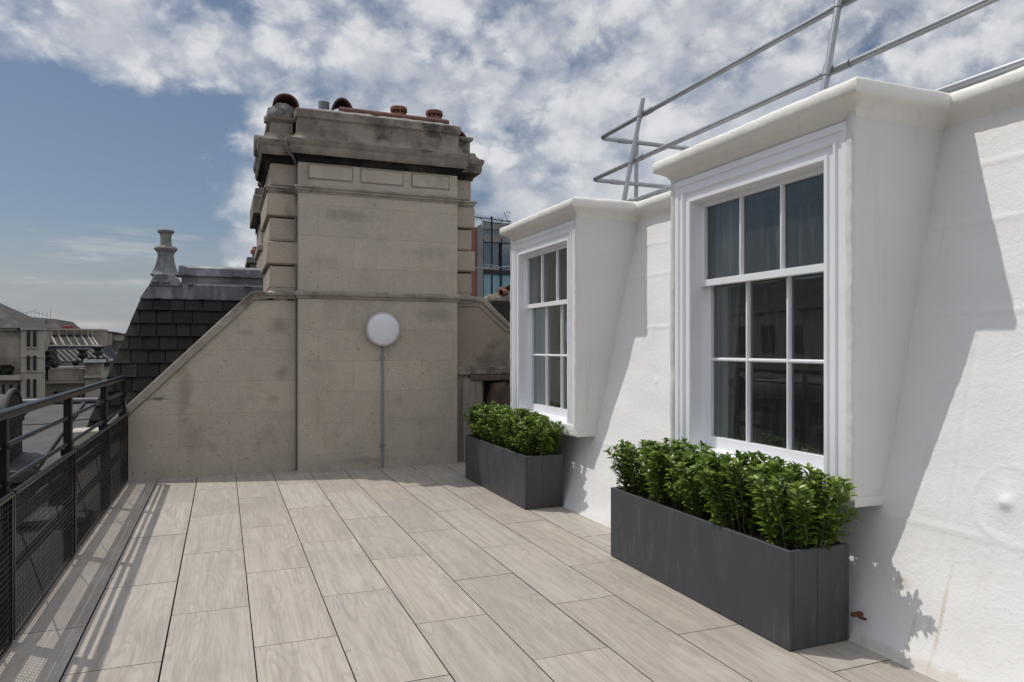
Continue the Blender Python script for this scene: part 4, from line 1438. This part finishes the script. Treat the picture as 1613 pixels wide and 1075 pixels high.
for xc in (45, 55):
    for yt, yb, ar in ((520, 547, False), (560, 584, True), (597, 627, True)):
        w = MB()
        arch_px(w, xc, 4.6, yt, yb, YF, ar)
        o = w.build('window', M['city_glass'], tw)
        s = MB()
        p0, p1 = at(xc - 3.4, yb + 2, YF), at(xc + 3.4, yb, YF)
        s.box(p0[0], p1[0], YF - .25, YF + .1, p0[2], p1[2])
        s.build('sill', M['pale_trim'], tw)
wn_ = MB()
for xc in (5.5, 17.5, 29.5, -12, -30):
    p0, p1 = at(xc - 2.4, 632, YF + .6), at(xc + 2.4, 606, YF + .6)
    MB().box(p0[0], p1[0], YF + .56, YF + .8, p0[2], p1[2]).build('window', M['city_glass'], FA)
for ya, yb, ex in ((516, 520, 1.5), (562, 563.4, .5), (585.5, 587.5, .5)):
    p0, p1 = at(33 - ex, yb, YF - .3), at(67 + ex, ya, YF - .3)
    MB().box(p0[0], p1[0], YF - (.3 if ex > 1 else .12), YF + 1, p0[2], p1[2]).build('string_course', M['pale_trim'], FA)
p0, p1 = at(-120, 520, YF + .4), at(33, 516.5, YF + .4)
MB().box(p0[0], p1[0] - .3, YF + .3, YF + 1, p0[2], p1[2]).build('eaves_cornice', M['pale_trim'], FA)
p0, p1 = at(-60, 600, YF - .6), at(33, 591, YF - .6)
bal = MB().box(p0[0], p1[0], YF - .9, YF + .6, p0[2], p1[2]).build('balcony', M['pale_stone'], FA)
q = at(0, 586, YF)
hg = MB()
rr = random.Random(4)
for k in range(260):
    c = Vector((lerp(at(-30, 580, YF)[0], at(18, 580, YF)[0], rr.random()), YF - .5 + rr.random() * .9, q[2] - .4 + rr.random() * .9))
    m = Matrix.Rotation(rr.random() * 6, 3, 'X') @ Matrix.Rotation(rr.random() * 6, 3, 'Z')
    hg.add([c + m @ Vector(p) * .25 for p in ((-1, -1, 0), (1, -1, 0), (1, 1, 0), (-1, 1, 0))], [(0, 1, 2, 3)])
hd = hg.build('hedge', plain('dark_hedge', (.02, .03, .012), .8), fix=False)
tag(hd, 'dark clipped hedge on the balcony of the corner building', 'hedge')
bp = at(-60, 516.5, YF)
b0, b1 = at(-75, 517, YF)[0], at(36, 517, YF)[0]
ap = at(-8, 474, YF + 6)
z_ = at(0, 516.5, YF)[2]
ridge = (ap[0], YF + 6, ap[2])
MB().add([(b0, YF, z_), (b1, YF, z_), (at(64, 515, YF)[0], YF + 9, z_ + .1), (b0, YF + 12, z_), ridge], [(0, 1, 4), (1, 2, 4), (2, 3, 4), (3, 0, 4), (0, 3, 2, 1)]).build('hipped_roof', M['city_tile'], FA)
TR = thing('terrace_row', 'long stone terrace with blue slate mansard, party wall fins and urns on the parapet', 'building', (-15, 100, -20))
YT = 100
bx('facade', 62, 172, 603, 720, YT, 12, 'pale_stone2', TR, zlow=-20)
bx('cornice', 72, 137, 600, 604.5, YT - .9, 2, 'pale_trim', TR)
bx('parapet', 76, 133, 582, 600, YT - .4, .8, 'pale_stone', TR)
bx('parapet_coping', 78, 133, 577.5, 580.5, YT - .6, 1.4, 'white_city', TR)
bx('end_pavilion', 134, 160, 571, 640, YT - 1.4, 6, 'pale_stone', TR, zlow=-20)
bx('pavilion_cornice', 132, 163, 592, 596, YT - 2.0, 7, 'pale_trim', TR)
bx('pavilion_coping', 131, 166, 566.5, 571.5, YT - 1.9, 6.4, 'white_city', TR)
for xc in (88, 98, 107, 116, 124.5, 132):
    p0, p1 = at(xc - 2.6, 626, YT), at(xc + 2.6, 617, YT)
    MB().box(p0[0], p1[0], YT - .05, YT + .3, p0[2], p1[2]).build('window', M['city_glass'], TR)
# lower slate slope
p0, p1, p2, p3 = at(64, 578, YT + .6), at(174, 570, YT + .6), at(160, 545.5, YT + 3.5), at(64, 545.5, YT + 3.5)
MB().add([p0, (p1[0], p1[1], p0[2]), (p2[0], p2[1], p2[2]), p3, (p0[0], YT + 12, p0[2]), (p1[0], YT + 12, p0[2]), (p2[0], YT + 12, p2[2]), (p3[0], YT + 12, p3[2])],
         [(0, 1, 2, 3), (1, 5, 6, 2), (3, 2, 6, 7), (0, 3, 7, 4), (5, 4, 7, 6)]).build('mansard', M['city_slate'], TR)
for k in range(11):
    t = (k + .5) / 11
    a_ = Vector(p0).lerp(Vector((p1[0], p1[1], p0[2])), t)
    b_ = Vector(p3).lerp(Vector(p2), t)
    if k % 1 == 0:
        dd = MB()
        c0, c1 = a_.lerp(b_, .25), a_.lerp(b_, .82)
        c0, c1 = c0 + Vector((.75, 0, 0)), c1 + Vector((-.35, 0, 0))
        dd.add([c0 + Vector((-.16, -.12, 0)), c0 + Vector((.16, -.12, 0)), c1 + Vector((.16, -.1, 0)), c1 + Vector((-.16, -.1, 0)), c0 + Vector((-.16, .4, -.1)), c0 + Vector((.16, .4, -.1)), c1 + Vector((.16, .4, -.1)), c1 + Vector((-.16, .4, -.1))],
               [(0, 1, 2, 3), (0, 4, 5, 1), (1, 5, 6, 2), (2, 6, 7, 3), (3, 7, 4, 0)])
        dd.build('lead_rib', M['dark_iron'], TR)
bx('gutter', 64, 160, 543.6, 545.6, YT + 3.35, .6, 'white_city', TR)
bx('attic_wall', 64, 160, 520, 545, YT + 6.5, 5, 'pale_stone', TR)
bx('attic_cap', 63, 161, 518.4, 520.4, YT + 6.3, 5.4, 'pale_trim', TR)
fz = at(100, 545, YT + 3.6)[2]
tz = at(100, 522, YT + 6.6)[2]
for px in (63, 75, 87.5, 99.5, 111.5, 124, 134.5, 140.5):
    f_ = at(px, 545, YT + 3.6)[0]
    pw = MB().prism([(YT + 3.5, fz), (YT + 4.2, fz), (YT + 6.6, tz - 2.2), (YT + 6.6, tz), (YT + 6.0, tz), (YT + 6.0, fz + 1.2)], f_, f_ + .16, 'x')
    pw.v = [(x - .35 + .42 * (YT + 6.6 - y), y, z) for x, y, z in pw.v]
    pw.build('party_wall', M['pale_stone'], TR)
for px in (66, 78, 90.5, 102.5, 115, 127, 136.5):
    a0, a1 = at(px, 545, YT + 3.7)[0], at(px + 8, 545, YT + 3.7)[0]
    MB().add([(a0 + .7, YT + 3.7, fz), (a1 + .7, YT + 3.7, fz), (a1 - .3, YT + 6.6, tz - .4), (a0 - .3, YT + 6.6, tz - .4)], [(0, 1, 2, 3)]).build('roof_slope', M['city_slate'], TR)
for px, yb in ((74.5, 574), (130, 571), (154, 567)):
    q = at(px, yb, YT - .8)
    s_ = .1
    U = [(.55, 0), (.55, .15), (.2, .3), (.2, .5), (.75, .8), (.85, 1.1), (.55, 1.35), (.45, 1.5), (.85, 1.8), (.9, 2.0), (.3, 2.05)]
    e = MB().lathe([(r_ * .72, q[2] + z * .78) for r_, z in U], q[0], YT - .8, 12)
    for sx in (-1, 1):
        e.lathe([(.1, q[2] - .45), (.36, q[2] - .25), (.42, q[2] + .02), (.3, q[2] + .25), (.08, q[2] + .36)], q[0] + sx * .72, YT - .8, 8)
    e.build('urn', M['dark_iron'], TR, smooth=True)

BM = thing('far_mansard', 'dark slate mansard roof with rooftop railing behind the corner building', 'building', (-28, 130, -20))
p = [at(28, 519, 130), at(97, 519, 130), at(88, 503, 133), at(40, 499, 133)]
MB().add([p[0], p[1], p[2], p[3], (p[0][0], 150, p[0][2]), (p[1][0], 150, p[1][2]), (p[2][0], 147, p[2][2]), (p[3][0], 147, p[3][2])], [(0, 1, 2, 3), (1, 5, 6, 2), (3, 2, 6, 7), (0, 3, 7, 4)]).build('roof', M['city_tile'], BM)
bx('dormer', 58, 68, 503, 513, 130.5, 3, 'pale_trim', BM)
bx('wall', 25, 99, 519, 560, 130.3, 14, 'pale_stone2', BM, zlow=-20)
rl = MB()
for k in range(9):
    x, z = lerp(at(30, 500, 134)[0], at(80, 500, 134)[0], k / 8), at(30, 500, 134)[2]
    rl.tube([(x, 134, z - .5), (x, 134, z + (.9 if k % 4 else 1.4))], .022, 5)
a_, b_ = at(30, 494, 134), at(80, 500, 134)
rl.tube([a_, (lerp(a_[0], b_[0], .45), 134, a_[2] + .3), b_], .025, 5)
rl.build('railing', M['dark_iron'], BM)
RB = thing('roof_box', 'small dark red box on the distant roof line of the terrace row', 'roof unit', (-24, 112, 2))
bx('box', 98, 114, 513.5, 520, 113, 2, 'red_panel', RB, bevel=.05)
FR = thing('far_row', 'far grey stone row with chimneys, right of the slate mansard terrace', 'building', (-18, 130, -20))
bx('block', 150, 176, 523.5, 548, 130, 10, 'pale_stone2', FR, zlow=-20)
bx('block', 176, 198, 526.5, 548, 131, 10, 'pale_stone2', FR, zlow=-20)
bx('cap', 150, 177, 522.5, 524, 129.7, 10.5, 'dark_iron', FR)
bx('cap', 176.3, 199, 525.5, 527, 130.7, 10.5, 'dark_iron', FR)
p = [at(148, 575, 126), at(215, 575, 126), at(215, 533, 131.5), at(157, 533, 131.5)]
MB().add(p + [(p[0][0], 131, -20), (p[1][0], 131, -20)], [(0, 1, 2, 3)]).build('roof', M['city_tile'], FR)

# buildings across the street, outside the frame, that the window glass mirrors
for k, (x0, y0, x1, y1, zt, lab) in enumerate(((-34, -6, -24, 26, 2.6, 'cream stucco building across the street, mirrored in the window panes'), (-40, 28, -27, 62, 3.8, 'taller cream stucco building across the street, mirrored in the window panes'))):
    B = thing('street_building', lab, 'building', (x0, y0, -20))
    MB().box(x0, x1, y0, y1, -20, zt).build('wall', M['pale_stone'], B)
    MB().box(x0, x1 + .4, y0 - .3, y1 + .3, zt, zt + .4).build('cornice', M['pale_trim'], B)
    MB().prism([(x1 + .1, zt + .4), (x1 - 4, zt + 2.4), (x0 + 1, zt + 2.4), (x0, zt + .4)], y0, y1, 'y').build('roof', M['city_slate'], B)
    y = y0 + 1.2
    while y < y1 - 1.5:
        for z in (zt - 2.8, zt - 6.2, zt - 9.6):
            MB().box(x1 - .1, x1 + .04, y, y + 1.1, z, z + 1.9).build('window', M['city_glass'], B)
        y += 2.7

# ------------------------------------------------------------------ world, sun, view
SUN = Vector((-.41, .37, 1.0)).normalized()
w = bpy.data.worlds.new('World')
scene.world = w
w.use_nodes = True
n = NT(w.node_tree)
d = n.node('ShaderNodeTexCoord').outputs['Generated']
d = n.vmath('NORMALIZE', d)
x, y, z = n.sep(d)
sky = n.node('ShaderNodeTexSky', sky_type='NISHITA', sun_disc=False, sun_elevation=math.asin(SUN.z), sun_rotation=math.atan2(SUN.x, SUN.y), altitude=50, air_density=1.0, dust_density=1.4, ozone_density=1.3)
P2 = n.vmath('ADD', n.vmath('MULTIPLY', d, (1.0, 1.0, 1.3)), (3.4, 4.2, 1.7))
warp = n.node('ShaderNodeTexNoise', ins={'Scale': 3.0, 'Detail': 3.0, 'Vector': P2})
wv_ = n.vmath('MULTIPLY', n.vmath('SUBTRACT', warp.outputs['Color'], (.5, .5, .5)), (.07, .07, .07))
Pw = n.vmath('ADD', P2, wv_)
big = n.noise(Pw, 2.1, 4, .5)
mid = n.noise(Pw, 10.5, 9, .64)
fuzz = n.node('ShaderNodeTexNoise', ins={'Scale': 30.0, 'Detail': 5.0, 'Roughness': .6, 'Vector': Pw})
Pf = n.vmath('ADD', Pw, n.vmath('MULTIPLY', n.vmath('SUBTRACT', fuzz.outputs['Color'], (.5, .5, .5)), (.055, .055, .055)))
vo = n.node('ShaderNodeTexVoronoi', feature='SMOOTH_F1', ins={'Scale': 15.0, 'Smoothness': .6, 'Vector': Pf})
vo2 = n.node('ShaderNodeTexVoronoi', feature='SMOOTH_F1', ins={'Scale': 33.0, 'Smoothness': .5, 'Vector': Pf})
puff = n.math('SUBTRACT', 1.02, n.math('ADD', n.math('MULTIPLY', vo.outputs['Distance'], .85), n.math('MULTIPLY', vo2.outputs['Distance'], .5)))
az = n.math('DIVIDE', x, n.math('MAXIMUM', y, .05))
edge = n.math('MULTIPLY', n.math('SUBTRACT', big, .5), .35)
cl = n.math('MULTIPLY', n.ramp(n.math('ADD', az, edge), .10, -.07), n.ramp(n.math('ADD', z, n.math('MULTIPLY', edge, .25)), .325, .255))
cl = n.math('MULTIPLY', n.math('MULTIPLY', cl, n.ramp(y, .2, .4)), .36)
cov = n.math('ADD', n.math('ADD', n.math('MULTIPLY', big, .38), n.math('MULTIPLY', mid, .44)), n.math('MULTIPLY', puff, .22))
cov = n.math('SUBTRACT', n.math('ADD', cov, .098), cl)
hz = n.ramp(z, .0, .10, .0, 1.0)
fac = n.ramp(cov, .425, .645)
thin = n.ramp(cov, .40, .70, 0, 1)
shade = n.math('ADD', n.math('MULTIPLY', n.noise(n.vmath('ADD', Pw, (.045, -.05, .025)), 12, 8, .62), .6), n.math('MULTIPLY', puff, .42))
ccol = n.mix(n.ramp(shade, .36, .66), (4.6, 4.85, 5.35), (6.8, 6.85, 7.0))
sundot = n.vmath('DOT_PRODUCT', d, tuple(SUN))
fill_glow = n.math('ADD', n.ramp(sundot, .80, .99, 1.0, 2.0), n.math('ADD', n.ramp(y, .1, -.6, 0, .35), n.ramp(z, .5, .9, 0, .35)))  # clouds near the sun, overhead and behind the camera brightened to add fill
ccol = n.mix(1.0, ccol, n.combine(fill_glow, fill_glow, fill_glow), 'MULTIPLY')
skyc = n.mix(1.0, sky.outputs[0], (.545, .56, .585), 'MULTIPLY')
# low haze and thin streaks near the skyline
streak = n.noise(n.vmath('MULTIPLY', d, (3.0, 3.0, 26.0)), 1.4, 6, .6)
hazec = n.mix(n.ramp(streak, .4, .65), (3.1, 3.3, 3.7), (3.9, 3.95, 4.1))
skyc = n.mix(n.ramp(z, .0, .16, .92, 0), skyc, hazec)
low = n.math('MULTIPLY', n.ramp(streak, .56, .68, 0, .8), n.ramp(z, .22, .05))
skyc = n.mix(low, skyc, (4.7, 4.7, 4.8))
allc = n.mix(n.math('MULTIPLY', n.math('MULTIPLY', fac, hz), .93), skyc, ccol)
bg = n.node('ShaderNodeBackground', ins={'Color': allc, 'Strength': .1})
o = n.node('ShaderNodeOutputWorld')
w.node_tree.links.new(bg.outputs[0], o.inputs[0])

sd = bpy.data.lights.new('sun', 'SUN')
sd.energy = 2.35
sd.angle = R(.55)
sd.color = (1.0, .945, .87)
so = bpy.data.objects.new('sun', sd)
col.objects.link(so)
so.rotation_euler = SUN.to_track_quat('Z', 'Y').to_euler()
so.location = SUN * 50

vs_ = scene.view_settings
vs_.view_transform = 'Standard'
vs_.look = 'None'
vs_.gamma = 1
vs_.exposure = 0.16
scene.render.engine = 'CYCLES'
cy = scene.cycles
cy.use_denoising = True
cy.max_bounces = 8
cy.diffuse_bounces = 4
cy.glossy_bounces = 4
cy.transparent_max_bounces = 12
cy.sample_clamp_indirect = 6
cy.caustics_reflective = False
cy.caustics_refractive = False
